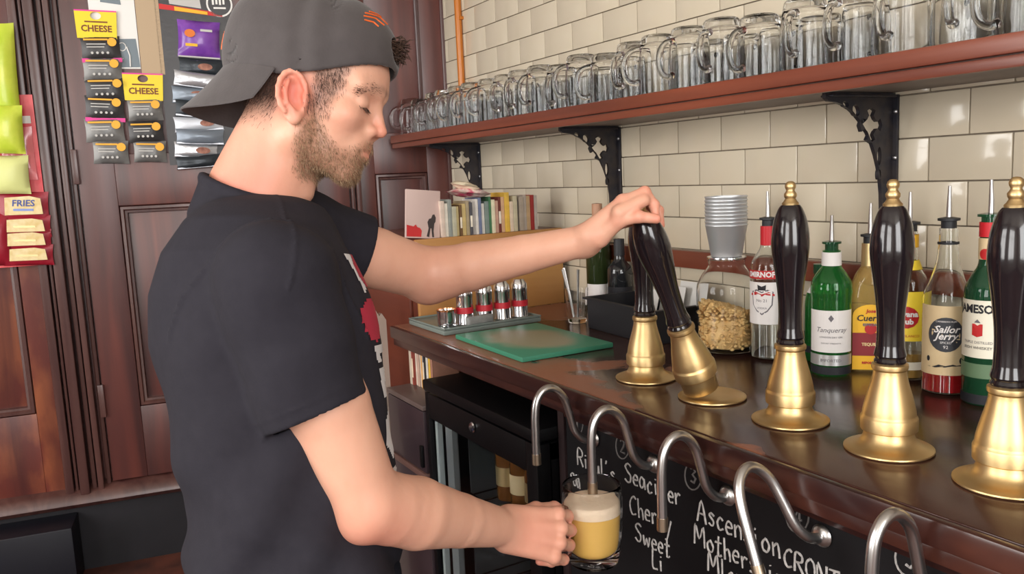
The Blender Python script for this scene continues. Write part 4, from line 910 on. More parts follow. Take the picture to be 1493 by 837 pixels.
for k, (px, py, w, dark, pink) in enumerate(((147, 70, .118, True, True), (150, 101, .118, False, False), (154, 130, .122, True, False), (153, 157, .118, True, True), (153, 190, .118, False, False), (162, 222, .108, False, False))):
    r_ = ray(px, py); p0 = np.array(LW0); nn = np.array(LN); q = CAM + r_*(np.dot(p0 + nn*.03 - CAM, nn)/np.dot(r_, nn)); s_ = float(np.dot(q - p0, np.array(LD)))
    packet(s_, float(q[2]), w*1.07, .081, dark, pink, '%s cheese packet in the left strip, %s from the top' % ('black' if dark else 'grey', ORD[k]), math.radians(rng.uniform(-2, 3)), k, 'packets in the left cheese strip')
for k, (px, py, w, dark) in enumerate(((212, 160, .110, False), (213, 192, .112, True), (219, 221, .104, False))):
    r_ = ray(px, py); q = CAM + r_*(np.dot(p0 + nn*.03 - CAM, nn)/np.dot(r_, nn)); s_ = float(np.dot(q - p0, np.array(LD)))
    packet(s_, float(q[2]), w*1.05, .076, dark, False, '%s cheese packet in the right strip, %s from the top' % ('black' if dark else 'grey', ORD[k]), math.radians(rng.uniform(-2, 3)), 20+k, 'packets in the right cheese strip')
# black card with purple bag and silver packets
def lwpx(px, py, out=.03):
    r_ = ray(px, py); q = CAM + r_*(np.dot(p0 + nn*out - CAM, nn)/np.dot(r_, nn)); return float(np.dot(q - p0, np.array(LD))), float(q[2])
t = wthing('snack_card', 'black hanging snack card with white round logo and red-yellow stripe', 'card', .93, 1.78, .0225)
wflat(t, 'card', rect(-.125, .13, -.325, .42), m_bb, 0, .001); wflat(t, 'stripe', [(-.11, .222), (.10, .198), (.10, .212), (-.11, .240)], mat('red_stripe', rgb(206, 40, 40), .5), -.0012)
wflat(t, 'stripe', [(-.06, .217), (.05, .2045), (.05, .215), (-.06, .231)], m_yel, -.0022); wflat(t, 'picture', [(-.075, .24), (.03, .226), (.02, .33), (-.085, .34)], m_pale, -.0012)
wflat(t, 'logo', circ(.093, .243, .045, .045, 24), m_white, -.0012); wflat(t, 'logo', circ(.093, .243, .039, .039, 24), m_bb, -.002); [wflat(t, 'logo_mark', rect(.068 + q*.012, .075 + q*.012, .240 + .002*(q % 2), .262), m_white, -.0030) for q in range(4)]; wflat(t, 'logo_mark', rect(.072, .114, .226, .232), m_white, -.0030)
s_, z_ = lwpx(290, 57); m_pur = mat('purple_foil', rgb(108, 52, 156), .3, noise=(22., rgb(140, 84, 180), .2), coat=.3, bump=(25., .3))
t = wthing('crisp_bag', 'purple crisp bag hanging on the black snack card', 'crisp bag', s_, z_, .025, math.radians(4))
pillow(t, 'bag', .145, .13, .022, m_pur, 31); wflat(t, 'sticker', circ(-.03, .015, .018, .014), mat('orange_print', rgb(226, 120, 40), .5), -.026); wflat(t, 'stripe', rect(-.045, -.005, -.03, -.02), m_yel, -.026); wflat(t, 'seal', rect(-.07, .07, -.066, -.061), m_pale, -.004); wflat(t, 'small_print', rect(.005, .045, .024, .032), m_pale, -.026)
m_sil = [mat('silver_foil', (.62, .64, .68), .25, .7, bump=(30., .4)), mat('dark_foil', rgb(50, 56, 62), .3, .3, bump=(30., .4)), mat('white_foil', rgb(206, 210, 218), .35, .2, bump=(30., .3)), mat('grey_blue_foil', rgb(128, 138, 150), .3, .3, bump=(30., .4))]
m_meat = mat('meat_print', rgb(176, 120, 98), .5, noise=(60., rgb(120, 70, 56), .2))
SN = ['silver', 'dark', 'white', 'blue-grey']
for k, (px, py, w, h, tl, mi) in enumerate(((295, 98, .16, .06, 4, 1), (290, 118, .17, .055, 8, 0), (285, 138, .16, .06, 2, 3), (288, 160, .15, .06, 6, 1), (290, 180, .17, .055, -2, 2), (292, 200, .165, .055, 3, 3), (286, 219, .15, .055, 5, 0), (290, 236, .155, .045, -3, 1))):
    s_, z_ = lwpx(px, py); t = wthing('snack_packet', '%s foil snack packet below the purple crisp bag, %s from the top' % (SN[mi], ORD[k]), 'snack packet', s_, z_, .025 + .019*(k % 2), math.radians(tl), 'foil packets under the purple bag')
    pillow(t, 'bag', w, h, .014 + .002*(k % 3), m_sil[mi], 40+k)
    if k % 2 == 0: wflat(t, 'picture', circ(rng.uniform(-.03, .03), 0, .025, .012), m_meat, -.0185)
    wflat(t, 'seal', rect(-w*.48, w*.48, -h*.46, -h*.36), m_sil[2], -.006)
# red card with cream packets, green bags at the left edge
s_, z_ = lwpx(40, 262, .06); m_red = mat('red_card', rgb(212, 50, 62), .35, noise=(9., rgb(226, 96, 100), .1), coat=.3)
t = wthing('snack_card', 'red hanging card of cream snack packets left of the door', 'card', 1.53, 1.42, .0585)
wflat(t, 'card', rect(-.115, .068, -.29, .285), m_red, 0, .001); wflat(t, 'label', rect(.012, .055, .19, .215), m_white, -.0012)
m_cr = mat('cream_packet', rgb(232, 214, 168), .4, noise=(40., rgb(214, 186, 120), .2), bump=(20., .25)); m_rb = mat('dark_red_packet', rgb(150, 26, 44), .35, bump=(30., .3)); m_blu = mat('blue_print', rgb(70, 84, 150), .5)
m_pkc = mat('clear_pink_film', rgb(222, 120, 124), .2, coat=.4, bump=(18., .4))
pk_ = thing
t = wthing('snack_packet', 'empty pink film pocket on the red snack card', 'film pocket', 1.524, 1.51, .0615); pillow(t, 'bag', .10, .18, .010, m_pkc, 60)
for k, (px, py, h) in enumerate(((35, 302, .105), (38, 330, .075), (39, 350, .075), (42, 372, .072))):
    s_, z_ = lwpx(px, py, .065); t = wthing('snack_packet', 'cream and red packet on the red snack card, %s from the top' % ORD[k], 'snack packet', s_, z_, .0615, math.radians(3), 'cream packets on the red card')
    pillow(t, 'bag', .152, h, .013, m_rb, 50+k); wflat(t, 'print', [(-.056, -h*.26), (.058, -h*.22), (.052, h*.28), (.02, h*.36), (-.054, h*.30)], m_cr, -.0160)
    if k == 0: wtext(t, 'FRIES', .030, .0, h*.12, m_blu, -.0172, bold=.0006, shear=.1); wflat(t, 'stripe', rect(-.03, .03, -h*.12, -h*.05), mat('pale_blue_print', rgb(130, 150, 210), .5), -.0172)
    else: wflat(t, 'stripe', rect(-.035, .03, -h*.06, h*.04), m_gold, -.0172)
m_lime = mat('lime_foil', rgb(178, 206, 40), .35, noise=(12., rgb(220, 226, 90), .2), coat=.2, bump=(22., .35)); m_lime2 = mat('pale_lime_foil', rgb(222, 226, 150), .4, bump=(22., .3))
for k, (px, py, w, h, m, lab) in enumerate(((2, 110, .10, .34, m_lime, 'long lime green snack bag at the left edge'), (6, 190, .13, .16, m_lime, 'lime green snack bag hanging over the red card'), (10, 255, .14, .13, m_lime2, 'pale lime snack bag below the green one'), (-6, 350, .10, .18, m_rb, 'dark red snack packet cut by the left edge'))):
    s_, z_ = lwpx(px, py, .07); t = wthing('crisp_bag', lab, 'crisp bag', s_, z_, .0625 + (.018, .044, .018, 0)[k] , math.radians(2), None); pillow(t, 'bag', w, h, .024, m, 70+k)
# dark unit with blue light by the plinth
t = wthing('equipment_box', 'black equipment box with blue lights at the bottom left corner', 'equipment', 1.64, .0, .03)
MB().box((-.10, -.16, .0), (.16, -.001, .225), bev=.006).build('case', mat('navy_black_case', rgb(12, 13, 24), .5), t)
m_led = mat('blue_led', rgb(40, 80, 255), .4, emis=(rgb(60, 110, 255), 4.))
for z in (.125, .145): MB().box((-.088, -.1635, z), (-.080, -.1605, z + .008)).build('light', m_led, t)
# ------------------------------------------------------------------ signed-distance modelling for the figure
def sd_cone(p, a, b, ra, rb):
    """tapered capsule"""
    a = np.asarray(a, float); b = np.asarray(b, float); ba = b - a; L2 = ba @ ba
    pa = p - a; t = np.clip(pa @ ba / L2, 0, 1)
    d = np.linalg.norm(pa - t[:, None]*ba, axis=1); return d - (ra + (rb - ra)*t)
def sd_ell(p, c, r, Rm=None):
    q = p - np.asarray(c, float)
    if Rm is not None: q = q @ Rm
    r = np.asarray(r, float); k0 = np.linalg.norm(q / r, axis=1); k1 = np.linalg.norm(q / (r*r), axis=1)
    return np.where(k1 > 1e-9, k0*(k0 - 1.0)/np.maximum(k1, 1e-9), -r.min())
def smin(a, b, k):
    h = np.clip(.5 + .5*(b - a)/k, 0, 1); return b*(1-h) + a*h - k*h*(1-h)
def smax(a, b, k): return -smin(-a, -b, k)
def chain(p, pts, rads, k=.006):
    d = None
    for i in range(len(pts)-1):
        e = sd_cone(p, pts[i], pts[i+1], rads[i], rads[i+1]); d = e if d is None else smin(d, e, k)
    return d
def sdf_mesh(f, lo, hi, h, slack=1.6):
    """sparse surface nets: refine only the cells near the surface"""
    lo = np.asarray(lo, float); hi = np.asarray(hi, float); lev = 4; H = h*2**lev
    n = np.ceil((hi - lo)/H).astype(int)
    g = np.stack(np.meshgrid(*[np.arange(k) for k in n], indexing='ij'), -1).reshape(-1, 3)
    def ev(P):
        return np.concatenate([f(P[i:i+200000]) for i in range(0, len(P), 200000)]) if len(P) else np.zeros(0)
    for l in range(lev, -1, -1):
        hh = h*2**l
        d = ev(lo + (g + .5)*hh); g = g[np.abs(d) < hh*.87*slack + (.0 if l else h*.4)]
        if l: g = (g[:, None, :]*2 + np.array([[i, j, k] for i in (0, 1) for j in (0, 1) for k in (0, 1)])[None]).reshape(-1, 3)
    N = n*2**lev + 2; key = lambda q: (q[:, 0]*N[1] + q[:, 1])*N[2] + q[:, 2]
    offs = np.array([[i, j, k] for i in (0, 1) for j in (0, 1) for k in (0, 1)])
    cor = (g[:, None, :] + offs[None]).reshape(-1, 3); ck = key(cor); uk, first, inv = np.unique(ck, return_index=True, return_inverse=True)
    cu = cor[first]; val = ev(lo + cu*h); V = val[inv].reshape(-1, 8)
    mixed = (V.min(1) < 0) & (V.max(1) >= 0); gm = g[mixed]; V = V[mixed]
    edges = [(a, b) for a in range(8) for b in range(a+1, 8) if bin(a ^ b).count('1') == 1]
    acc = np.zeros((len(gm), 3)); cnt = np.zeros(len(gm))
    for a, b in edges:
        va, vb = V[:, a], V[:, b]; m = (va < 0) != (vb < 0)
        t = np.where(m, va/np.where(np.abs(va - vb) < 1e-12, 1, va - vb), 0)
        acc += np.where(m[:, None], offs[a] + (offs[b] - offs[a])*t[:, None], 0); cnt += m
    pos = lo + (gm + acc/cnt[:, None])*h
    gk = key(gm); order = np.argsort(gk); sk = gk[order]
    def find(q):
        kq = key(q); i = np.clip(np.searchsorted(sk, kq), 0, len(sk)-1); ok = sk[i] == kq; return np.where(ok, order[i], -1)
    faces = []
    for ax in range(3):
        e = np.zeros(3, int); e[ax] = 1; u = np.zeros(3, int); u[(ax+1) % 3] = 1; w_ = np.zeros(3, int); w_[(ax+2) % 3] = 1
        k2 = key(cu + e); i = np.clip(np.searchsorted(uk, k2), 0, len(uk)-1); ok = uk[i] == k2
        v0 = val; v1 = val[i]; m = ok & ((v0 < 0) != (v1 < 0)); c = cu[m]; s_ = v0[m] < 0
        q = np.stack([find(c - u - w_), find(c - w_), find(c), find(c - u)], 1)
        okq = (q >= 0).all(1); q = q[okq]; s_ = s_[okq]
        q[~s_] = q[~s_][:, ::-1]; faces.append(q)
    return pos, np.concatenate(faces)
def np_mesh(name, pos, faces):
    me = bpy.data.meshes.new(name); me.vertices.add(len(pos)); me.vertices.foreach_set('co', pos.astype(np.float32).ravel())
    me.loops.add(faces.size); me.loops.foreach_set('vertex_index', faces.astype(np.int32).ravel())
    me.polygons.add(len(faces)); me.polygons.foreach_set('loop_start', np.arange(0, faces.size, 4, dtype=np.int32)); me.polygons.foreach_set('loop_total', np.full(len(faces), 4, np.int32))
    me.update(); me.validate(); me.polygons.foreach_set('use_smooth', np.ones(len(me.polygons), bool)); return me
# ------------------------------------------------------------------ the person, in a body frame: x to the photo's right, y away, z up
FB = np.stack([RM[:, 0], -RM[:, 2], RM[:, 1]], 1)          # body axes in world
def P(px, py, d): return np.array([(px - IW/2)*d/FPX, d, (IH/2 - py)*d/FPX])
DOWN = FB.T @ np.array([0, 0, -1.])
def to_body(w_): return FB.T @ (np.asarray(w_, float) - CAM)
# head frame
HA = math.radians(12); HO = np.array([-.286, 1.185, .248])
HB = np.stack([np.array([math.cos(HA), 0, -math.sin(HA)]), np.array([0, 1., 0]), np.array([math.sin(HA), 0, math.cos(HA)])], 1)
HY = math.radians(-4); HB = HB @ np.array([[math.cos(HY), -math.sin(HY), 0], [math.sin(HY), math.cos(HY), 0], [0, 0, 1]])
def hp(x, y, z): return HO + HB @ np.array([x, y, z])

def sd_head(p):
    q = (p - HO) @ HB; qa = q.copy(); qa[:, 1] = np.abs(q[:, 1])       # mirrored side
    d = sd_ell(q, (-.012, 0, .062), (.105, .074, .088))
    d = smin(d, sd_ell(q, (.040, 0, .062), (.053, .060, .050)), .02)
    d = smin(d, sd_ell(q, (.040, 0, -.008), (.046, .054, .062)), .025)
    d = smin(d, sd_cone(qa, (.000, .052, -.038), (.062, .014, -.072), .017, .014), .022)   # jaw
    d = smin(d, sd_cone(qa, (.002, .056, .005), (.000, .052, -.038), .016, .017), .02)
    d = smin(d, sd_ell(q, (.066, 0, -.071), (.014, .018, .014)), .016)                      # chin
    d = smin(d, sd_ell(qa, (.056, .042, .002), (.022, .019, .017)), .02)                    # cheekbone
    d = smin(d, sd_cone(qa, (.086, .010, .046), (.070, .046, .046), .0105, .010), .014)     # brow
    d = smin(d, sd_ell(q, (.074, 0, -.032), (.017, .026, .026)), .016)                      # muzzle
    d = smax(d, -sd_ell(qa, (.096, .031, .024), (.017, .0165, .0125)), .010)                # sockets
    d = smin(d, sd_ell(qa, (.0735, .031, .0235), (.0118, .0150, .0118)), .004)              # lids
    d = smax(d, -sd_cone(qa, (.0868, .018, .0170), (.0815, .0455, .0178), .0010, .0010), .0022)  # lid line
    n = sd_cone(q, (.0855, 0, .034), (.1010, 0, -.003), .0068, .0080)
    n = smin(n, sd_ell(qa, (.0905, .0105, -.0085), (.0095, .0078, .0078)), .006)
    n = smin(n, sd_ell(q, (.1015, 0, -.0065), (.0082, .0075, .0068)), .006)
    n = smax(n, -sd_ell(qa, (.0930, .0068, -.0165), (.0050, .0032, .0040)), .003)
    d = smin(d, n, .011)
    d = smin(d, sd_cone(qa, (.0885, 0, -.0350), (.0790, .022, -.0395), .0052, .0030), .005)  # upper lip
    d = smin(d, sd_cone(qa, (.0865, 0, -.0455), (.0780, .020, -.0415), .0060, .0030), .005)  # lower lip
    d = smax(d, -sd_cone(qa, (.0945, 0, -.0403), (.0820, .024, -.0405), .0012, .0010), .003)
    # ears: shell with helix rim, antihelix, tragus and lobe
    c = np.array([-.005, .0765, .004]); et = math.radians(14)
    Re = np.array([[math.cos(et), 0, -math.sin(et)], [0, 1, 0], [math.sin(et), 0, math.cos(et)]])
    ro = math.radians(20); Re = Re @ np.array([[math.cos(ro), -math.sin(ro), 0], [math.sin(ro), math.cos(ro), 0], [0, 0, 1]]).T
    e = (qa - c) @ Re / 1.13
    sh = sd_ell(e, (0, 0, .002), (.0185, .0065, .030)); sh = smax(sh, -sd_ell(e, (.002, .0085, .003), (.0138, .0112, .0230)), .002)
    rim = [(.0165*math.cos(a) - .0005, .0055 - .002*math.cos(a), .005 + .0265*math.sin(a)) for a in np.linspace(-.35, 4.1, 12)]
    ri = chain(e, rim, [.0028]*2 + [.0034]*8 + [.0032]*2, .002)
    an = chain(e, [(-.004, .006, .020), (-.0085, .0065, .008), (-.0075, .0065, -.006), (-.001, .006, -.0145)], [.0024, .0030, .0030, .0028], .002)
    ear = smin(smin(sh, ri, .002), an, .002); ear = smin(ear, sd_ell(e, (.001, .003, -.0235), (.0075, .0048, .0085)), .006)
    ear = smin(ear, sd_ell(e, (.0125, .0035, -.003), (.0045, .004, .0075)), .005)
    ear = smax(ear, -sd_ell(e, (.0055, .004, -.004), (.0052, .0105, .0075)), .003)
    d = smin(d, ear*1.1, .005)
    return d
NB = P(388, 300, 1.175)                                   # base of the neck
SHR, SHL = P(403, 410, 1.0), P(438, 342, 1.315)          # shoulder joints
ELR, WRR = P(537, 736, 1.06), P(742, 771, 1.285)
ELL, WRL = P(628, 402, 1.445), P(856, 350, 1.392)
CH_ = P(392, 440, 1.15)
def finger(p, pts, r0, r1):
    pts = [np.asarray(q, float) for q in pts]; n = len(pts); rr = [r0 + (r1 - r0)*i/(n-1) for i in range(n)]
    d = chain(p, pts, rr, .003)
    for i in range(1, n-1): d = smin(d, np.linalg.norm(p - pts[i], axis=1) - rr[i]*1.06, .004)      # knuckles
    return d
# mug and its handle (world), under the second spout
MUGD = 1.385; MUG = at(864, 766, MUGD); MZ0 = float(at(864, 823, MUGD)[2])
# right hand: back of the hand to the viewer, fingers closed round the mug handle
RH = dict(
    index=[P(813, 750, 1.318), P(829, 752, 1.352), P(808, 757, 1.386), P(786, 759, 1.372)],
    middle=[P(817, 770, 1.306), P(832, 773, 1.346), P(808, 777, 1.384), P(784, 778, 1.368)],
    ring=[P(815, 791, 1.300), P(830, 795, 1.340), P(808, 799, 1.378), P(785, 799, 1.362)],
    pinky=[P(807, 811, 1.298), P(822, 816, 1.330), P(804, 820, 1.362), P(786, 819, 1.352)],
    thumb=[P(757, 755, 1.315), P(781, 743, 1.342), P(808, 740, 1.366), P(826, 745, 1.384)])
LH = dict(
    index=[P(908, 294, 1.350), P(940, 280, 1.350), P(954, 299, 1.352), P(956, 317, 1.350)],
    middle=[P(902, 304, 1.384), P(940, 290, 1.396), P(960, 307, 1.398), P(963, 328, 1.390)],
    ring=[P(899, 315, 1.402), P(938, 304, 1.418), P(960, 318, 1.418), P(962, 338, 1.406)],
    pinky=[P(894, 330, 1.414), P(927, 322, 1.432), P(948, 330, 1.432), P(953, 347, 1.420)],
    thumb=[P(874, 346, 1.368), P(902, 322, 1.342), P(931, 316, 1.330), P(957, 319, 1.330)])
def sd_hand(p, Hd, wr, palm_r):
    d = None
    for nm, pts in Hd.items():
        k = {'index': (.0100, .0072), 'middle': (.0102, .0074), 'ring': (.0098, .0070), 'pinky': (.0088, .0062), 'thumb': (.0120, .0082)}[nm]
        e = finger(p, pts, *k); d = e if d is None else smin(d, e, .0035)
    pal = None
    for nm in ('index', 'middle', 'ring', 'pinky'):
        a = Hd[nm][0]; w_ = wr + (a - (Hd['index'][0] + Hd['pinky'][0])/2)*.45
        e = sd_cone(p, w_, a, palm_r, .0112); pal = e if pal is None else smin(pal, e, .006)
        pal = smin(pal, np.linalg.norm(p - a, axis=1) - .0125, .004)
    a = Hd['thumb'][0]; e = sd_cone(p, wr*.75 + a*.25, a, .017, .0150); pal = smin(pal, e, .012)
    e = sd_cone(p, a, Hd['thumb'][1], .0155, .0120); pal = smin(pal, e, .010)
    if Hd is LH: pal = smin(pal, sd_cone(p, P(903, 310, 1.336), P(938, 292, 1.342), .0130, .0110), .008)
    return smin(d, pal, .006)
def sd_armR(p):
    m1 = SHR*.45 + ELR*.55; f0 = ELR*.88 + WRR*.12; f1 = ELR*.70 + WRR*.30; f2 = ELR*.40 + WRR*.60
    d = chain(p, [SHR, m1, ELR], [.056, .0525, .043], .004)
    d = smin(d, chain(p, [ELR, f0, f1, f2, WRR], [.042, .047, .0490, .0385, .0275], .004), .018)
    return smin(d, np.linalg.norm(p - (ELR + np.array([-.012, -.004, -.020])), axis=1) - .024, .02)           # point of the elbow
def sd_armL(p):
    f0 = ELL*.88 + WRL*.12; f1 = ELL*.74 + WRL*.26; f2 = ELL*.4 + WRL*.6
    d = chain(p, [SHL, SHL*.45 + ELL*.55, ELL], [.054, .051, .045], .004)
    d = smin(d, chain(p, [ELL, f0, f1, f2, WRL], [.044, .0445, .0425, .0335, .0258], .004), .02)
    return smin(d, np.linalg.norm(p - (ELL + np.array([-.01, .0, -.016])), axis=1) - .028, .02)
def boxed(p, f, lo, hi, pad=.05):
    """evaluate f only near its box; elsewhere a lower bound of the distance"""
    lo = np.asarray(lo) - pad; hi = np.asarray(hi) + pad
    q = np.maximum(np.maximum(lo - p, p - hi), 0); dist = np.linalg.norm(q, axis=1); m = dist <= 0
    out = dist + pad*.8
    if m.any(): out[m] = f(p[m])
    return out
# torso: stacked elliptical sections; facing a little away from the viewer
PHI = math.radians(20); FWD = np.array([math.cos(PHI), math.sin(PHI), 0]); LEFT = np.array([-math.sin(PHI), math.cos(PHI), 0])
SEC = []                                                  # (z, centre x, centre y, half depth a, half width b)
for py, xb, xf, b_ in ((284, 322, 436, .045), (300, 292, 466, .088), (326, 262, 488, .138), (372, 234, 512, .166), (430, 223, 534, .172), (500, 227, 552, .170), (570, 242, 560, .166), (640, 257, 566, .162), (710, 269, 575, .164), (780, 276, 584, .168), (850, 280, 590, .180)):
    d = 1.15 - .0*py; z = (IH/2 - py)*d/FPX; x0, x1 = (xb - IW/2)*d/FPX, (xf - IW/2)*d/FPX; w_ = (x1 - x0)/2
    a = math.sqrt(max(w_**2 - (b_*math.sin(PHI))**2, .03**2))/math.cos(PHI); SEC.append((z, (x0+x1)/2, d + .012, a, b_))
SEC = np.array(SEC)[::-1]
def sd_torso(p, grow=0., top=None, bot=None):
    z = p[:, 2]; cx = np.interp(z, SEC[:, 0], SEC[:, 1]); cy = np.interp(z, SEC[:, 0], SEC[:, 2]); a = np.interp(z, SEC[:, 0], SEC[:, 3]) + grow; b = np.interp(z, SEC[:, 0], SEC[:, 4]) + grow
    q = p.copy(); q[:, 0] -= cx; q[:, 1] -= cy; u = q @ FWD; v = q @ LEFT
    k = (np.abs(u/a)**2.2 + np.abs(v/b)**2.2)**(1/2.2); d = (k - 1)*np.minimum(a, b)
    d = smax(d, z - (SEC[-1, 0] if top is None else top), .03); d = smax(d, (SEC[0, 0] if bot is None else bot) - z, .004)
    return d*.8
HIPZ = SEC[0, 0]
HIPC = np.array([SEC[0, 1], SEC[0, 2], HIPZ])
LEGS = []
for s_ in (-1, 1):
    hipj = HIPC + LEFT*s_*.09 + np.array([0, 0, .02]); kn = hipj + DOWN*.40 + FWD*.03; an = kn + DOWN*.0
    wz = (FB @ hipj + CAM)[2]; an = hipj + DOWN*((wz - .09)/1.0) + FWD*.0 + LEFT*s_*.03; kn = (hipj + an)/2 + FWD*.03
    LEGS.append((hipj, kn, an))
def pts_box(pts, r): a = np.array(pts); return a.min(0) - r, a.max(0) + r
def sd_neck(p):
    nk = sd_cone(p, hp(-.030, 0, -.005), hp(-.060, 0, -.125), .060, .066); nk = smin(nk, sd_cone(p, hp(-.022, 0, -.06), hp(-.040, 0, -.14), .047, .050), .02)
    return smin(nk, sd_ell(p, hp(.008, 0, -.110), (.010, .010, .014)), .02)
BX_H = pts_box([HO + np.array([-.12, -.1, -.11]), HO + np.array([.13, .1, .17])], .0)
BX_R = pts_box([q for v in RH.values() for q in v] + [WRR], .03); BX_L = pts_box([q for v in LH.values() for q in v] + [WRL], .03)
BX_AR = pts_box([SHR, ELR, WRR], .06); BX_AL = pts_box([SHL, ELL, WRL], .06)
def sd_limbs(p):
    d = smin(boxed(p, sd_armR, *BX_AR), boxed(p, lambda q: sd_hand(q, RH, WRR, .0235), *BX_R), .012)
    e = smin(boxed(p, sd_armL, *BX_AL), boxed(p, lambda q: sd_hand(q, LH, WRL, .0225), *BX_L), .012)
    return np.minimum(d, e)
def sd_body(p):
    d = smin(boxed(p, sd_head, *BX_H), sd_neck(p), .022)
    d = smin(d, sd_torso(p, -.040, top=SEC[-2, 0]), .03)
    d = np.minimum(d, sd_limbs(p))
    for h_, k_, a_ in LEGS:
        d = smin(d, sd_cone(p, h_ + DOWN*.05, k_, .060, .046), .03); d = smin(d, sd_cone(p, k_, a_, .046, .034), .02)
    return d
def sdf_body_mesh():
    lo = np.array([-.52, .85, -1.45]); hi = np.array([.30, 1.62, .48])
    return sdf_mesh(sd_body, lo, hi, .0026)
import time as _t; _t0 = _t.time()
bpos_, bfac_ = sdf_body_mesh()
BASE = (LEGS[0][2] + LEGS[1][2])/2; BASE = BASE + DOWN*((FB @ BASE + CAM)[2])
PERW = Matrix([[*FB[0], (FB @ BASE + CAM)[0]], [*FB[1], (FB @ BASE + CAM)[1]], [*FB[2], (FB @ BASE + CAM)[2]], [0, 0, 0, 1]])
# skin, with redder ears, nose, elbows, knuckles and neck; darker stubble under the beard
def m_skin_make():
    m = mat('skin', rgb(230, 184, 162), .46, sss=.12, bump=(90., .10)); nt = m.node_tree; N, L = nt.nodes, nt.links; bs = N['Principled BSDF']
    at_ = N.new('ShaderNodeAttribute'); at_.attribute_name = 'flush'; sp = N.new('ShaderNodeSeparateColor'); L.new(at_.outputs['Color'], sp.inputs[0])
    nz = N.new('ShaderNodeTexNoise'); nz.inputs['Scale'].default_value = 22; nz.inputs['Detail'].default_value = 5
    r1 = N.new('ShaderNodeMix'); r1.data_type = 'RGBA'; L.new(nz.outputs[0], r1.inputs['Factor']); r1.inputs[6].default_value = (*rgb(229, 179, 153), 1); r1.inputs[7].default_value = (*rgb(213, 156, 131), 1)
    r2 = N.new('ShaderNodeMix'); r2.data_type = 'RGBA'; L.new(sp.outputs[0], r2.inputs['Factor']); L.new(r1.outputs[2], r2.inputs[6]); r2.inputs[7].default_value = (*rgb(218, 112, 94), 1)
    r3 = N.new('ShaderNodeMix'); r3.data_type = 'RGBA'; L.new(sp.outputs[1], r3.inputs['Factor']); L.new(r2.outputs[2], r3.inputs[6]); r3.inputs[7].default_value = (*rgb(150, 108, 84), 1)
    r4 = N.new('ShaderNodeMix'); r4.data_type = 'RGBA'; L.new(sp.outputs[2], r4.inputs['Factor']); L.new(r3.outputs[2], r4.inputs[6]); r4.inputs[7].default_value = (*rgb(84, 64, 56), 1)
    L.new(r4.outputs[2], bs.inputs['Base Color']); return m
m_skin = m_skin_make()
hl = (bpos_ - HO) @ HB
def blob(c, r): return np.exp(-((np.linalg.norm(bpos_ - c, axis=1)/r)**2))
flush = np.zeros(len(bpos_))
for c, r, k in ((hp(-.006, -.080, .012), .030, .85), (hp(-.006, .080, .012), .030, .85), (hp(.102, 0, -.006), .016, .5), (hp(.06, -.045, -.002), .022, .25), (ELR + np.array([0, 0, -.03]), .05, .55), (ELL, .05, .3), (hp(-.06, -.05, -.12), .06, .55), (hp(.088, 0, -.041), .016, .5)):
    flush = np.maximum(flush, k*blob(c, r))
for Hd in (RH, LH):
    for nm, pts in Hd.items():
        for i, q in enumerate(pts): flush = np.maximum(flush, (.5 if i < 3 else .6)*blob(q, .014))
flush = np.maximum(flush, .35*blob((WRR + RH['ring'][0])/2, .05))
def beard_mask(h):
    """h: head-local points; 1 inside the beard"""
    x, y, z = h[:, 0], np.abs(h[:, 1]), h[:, 2]
    s = lambda v, a, b: np.clip((v - a)/(b - a), 0, 1)
    top = np.interp(x, [.0, .012, .022, .034, .048, .062, .076, .088, .1], [-.040, -.022, .004, -.014, -.034, -.044, -.036, -.024, -.020])
    m = s(top - z, -.004, .014)*s(x, .0, .014)*s(z, -.100, -.084 + 0*z)
    m *= 1 - s(x - .082, 0, .004)*np.exp(-((z + .041)/.0055)**2)*(y < .021)          # lips stay free
    m *= s(.108 - x, 0, .006)
    return m*(np.linalg.norm(h - np.array([.02, 0, -.02]), axis=1) < .13)
stub = beard_mask(hl)*.62
cl = lambda v, a, b: np.clip((v - a)/(b - a), 0, 1)
def side_mask(h):
    x, y, z = h[:, 0], np.abs(h[:, 1]), h[:, 2]; return cl(x, .010, .020)*cl(.056 - x + .25*(z - .03), 0, .014)*cl(z, -.014, .012)*(y > .045)*cl(.1 - z, 0, .01)
def nape_mask(h):
    x, y, z = h[:, 0], np.abs(h[:, 1]), h[:, 2]; return cl(-.026 - x, 0, .012)*cl(z, -.046, .006)*cl(.09 - z, 0, .01)
hair_zone = np.maximum(side_mask(hl)*.55, nape_mask(hl)**1.2*.9)
BROW = [(.0965, .003, .0495), (.0945, .016, .0510), (.0850, .032, .0485), (.0720, .046, .0400)]
_h = hl.copy(); _h[:, 1] = np.abs(_h[:, 1]); hair_zone = np.maximum(hair_zone, .7*np.exp(-(np.maximum(chain(_h[:], BROW, [0]*4, .0001), 0)/.0052)**2))
me = np_mesh('person', bpos_ - BASE, bfac_)
if len(me.vertices) == len(bpos_):
    ca = me.color_attributes.new('flush', 'FLOAT_COLOR', 'POINT'); colr = np.zeros((len(bpos_), 4), np.float32); colr[:, 0] = flush; colr[:, 1] = stub; colr[:, 2] = hair_zone; colr[:, 3] = 1
    ca.data.foreach_set('color', colr.ravel())
me.materials.append(m_skin)
person = bpy.data.objects.new('person', me); COL.objects.link(person); person.matrix_world = PERW
tag(person, 'person in black T-shirt and backwards cap pulling a beer pump and holding a mug', 'person')
def pchild(name, me, m, parent=None):
    me.materials.append(m); o = bpy.data.objects.new(name, me); COL.objects.link(o); o.parent = parent or person; return o

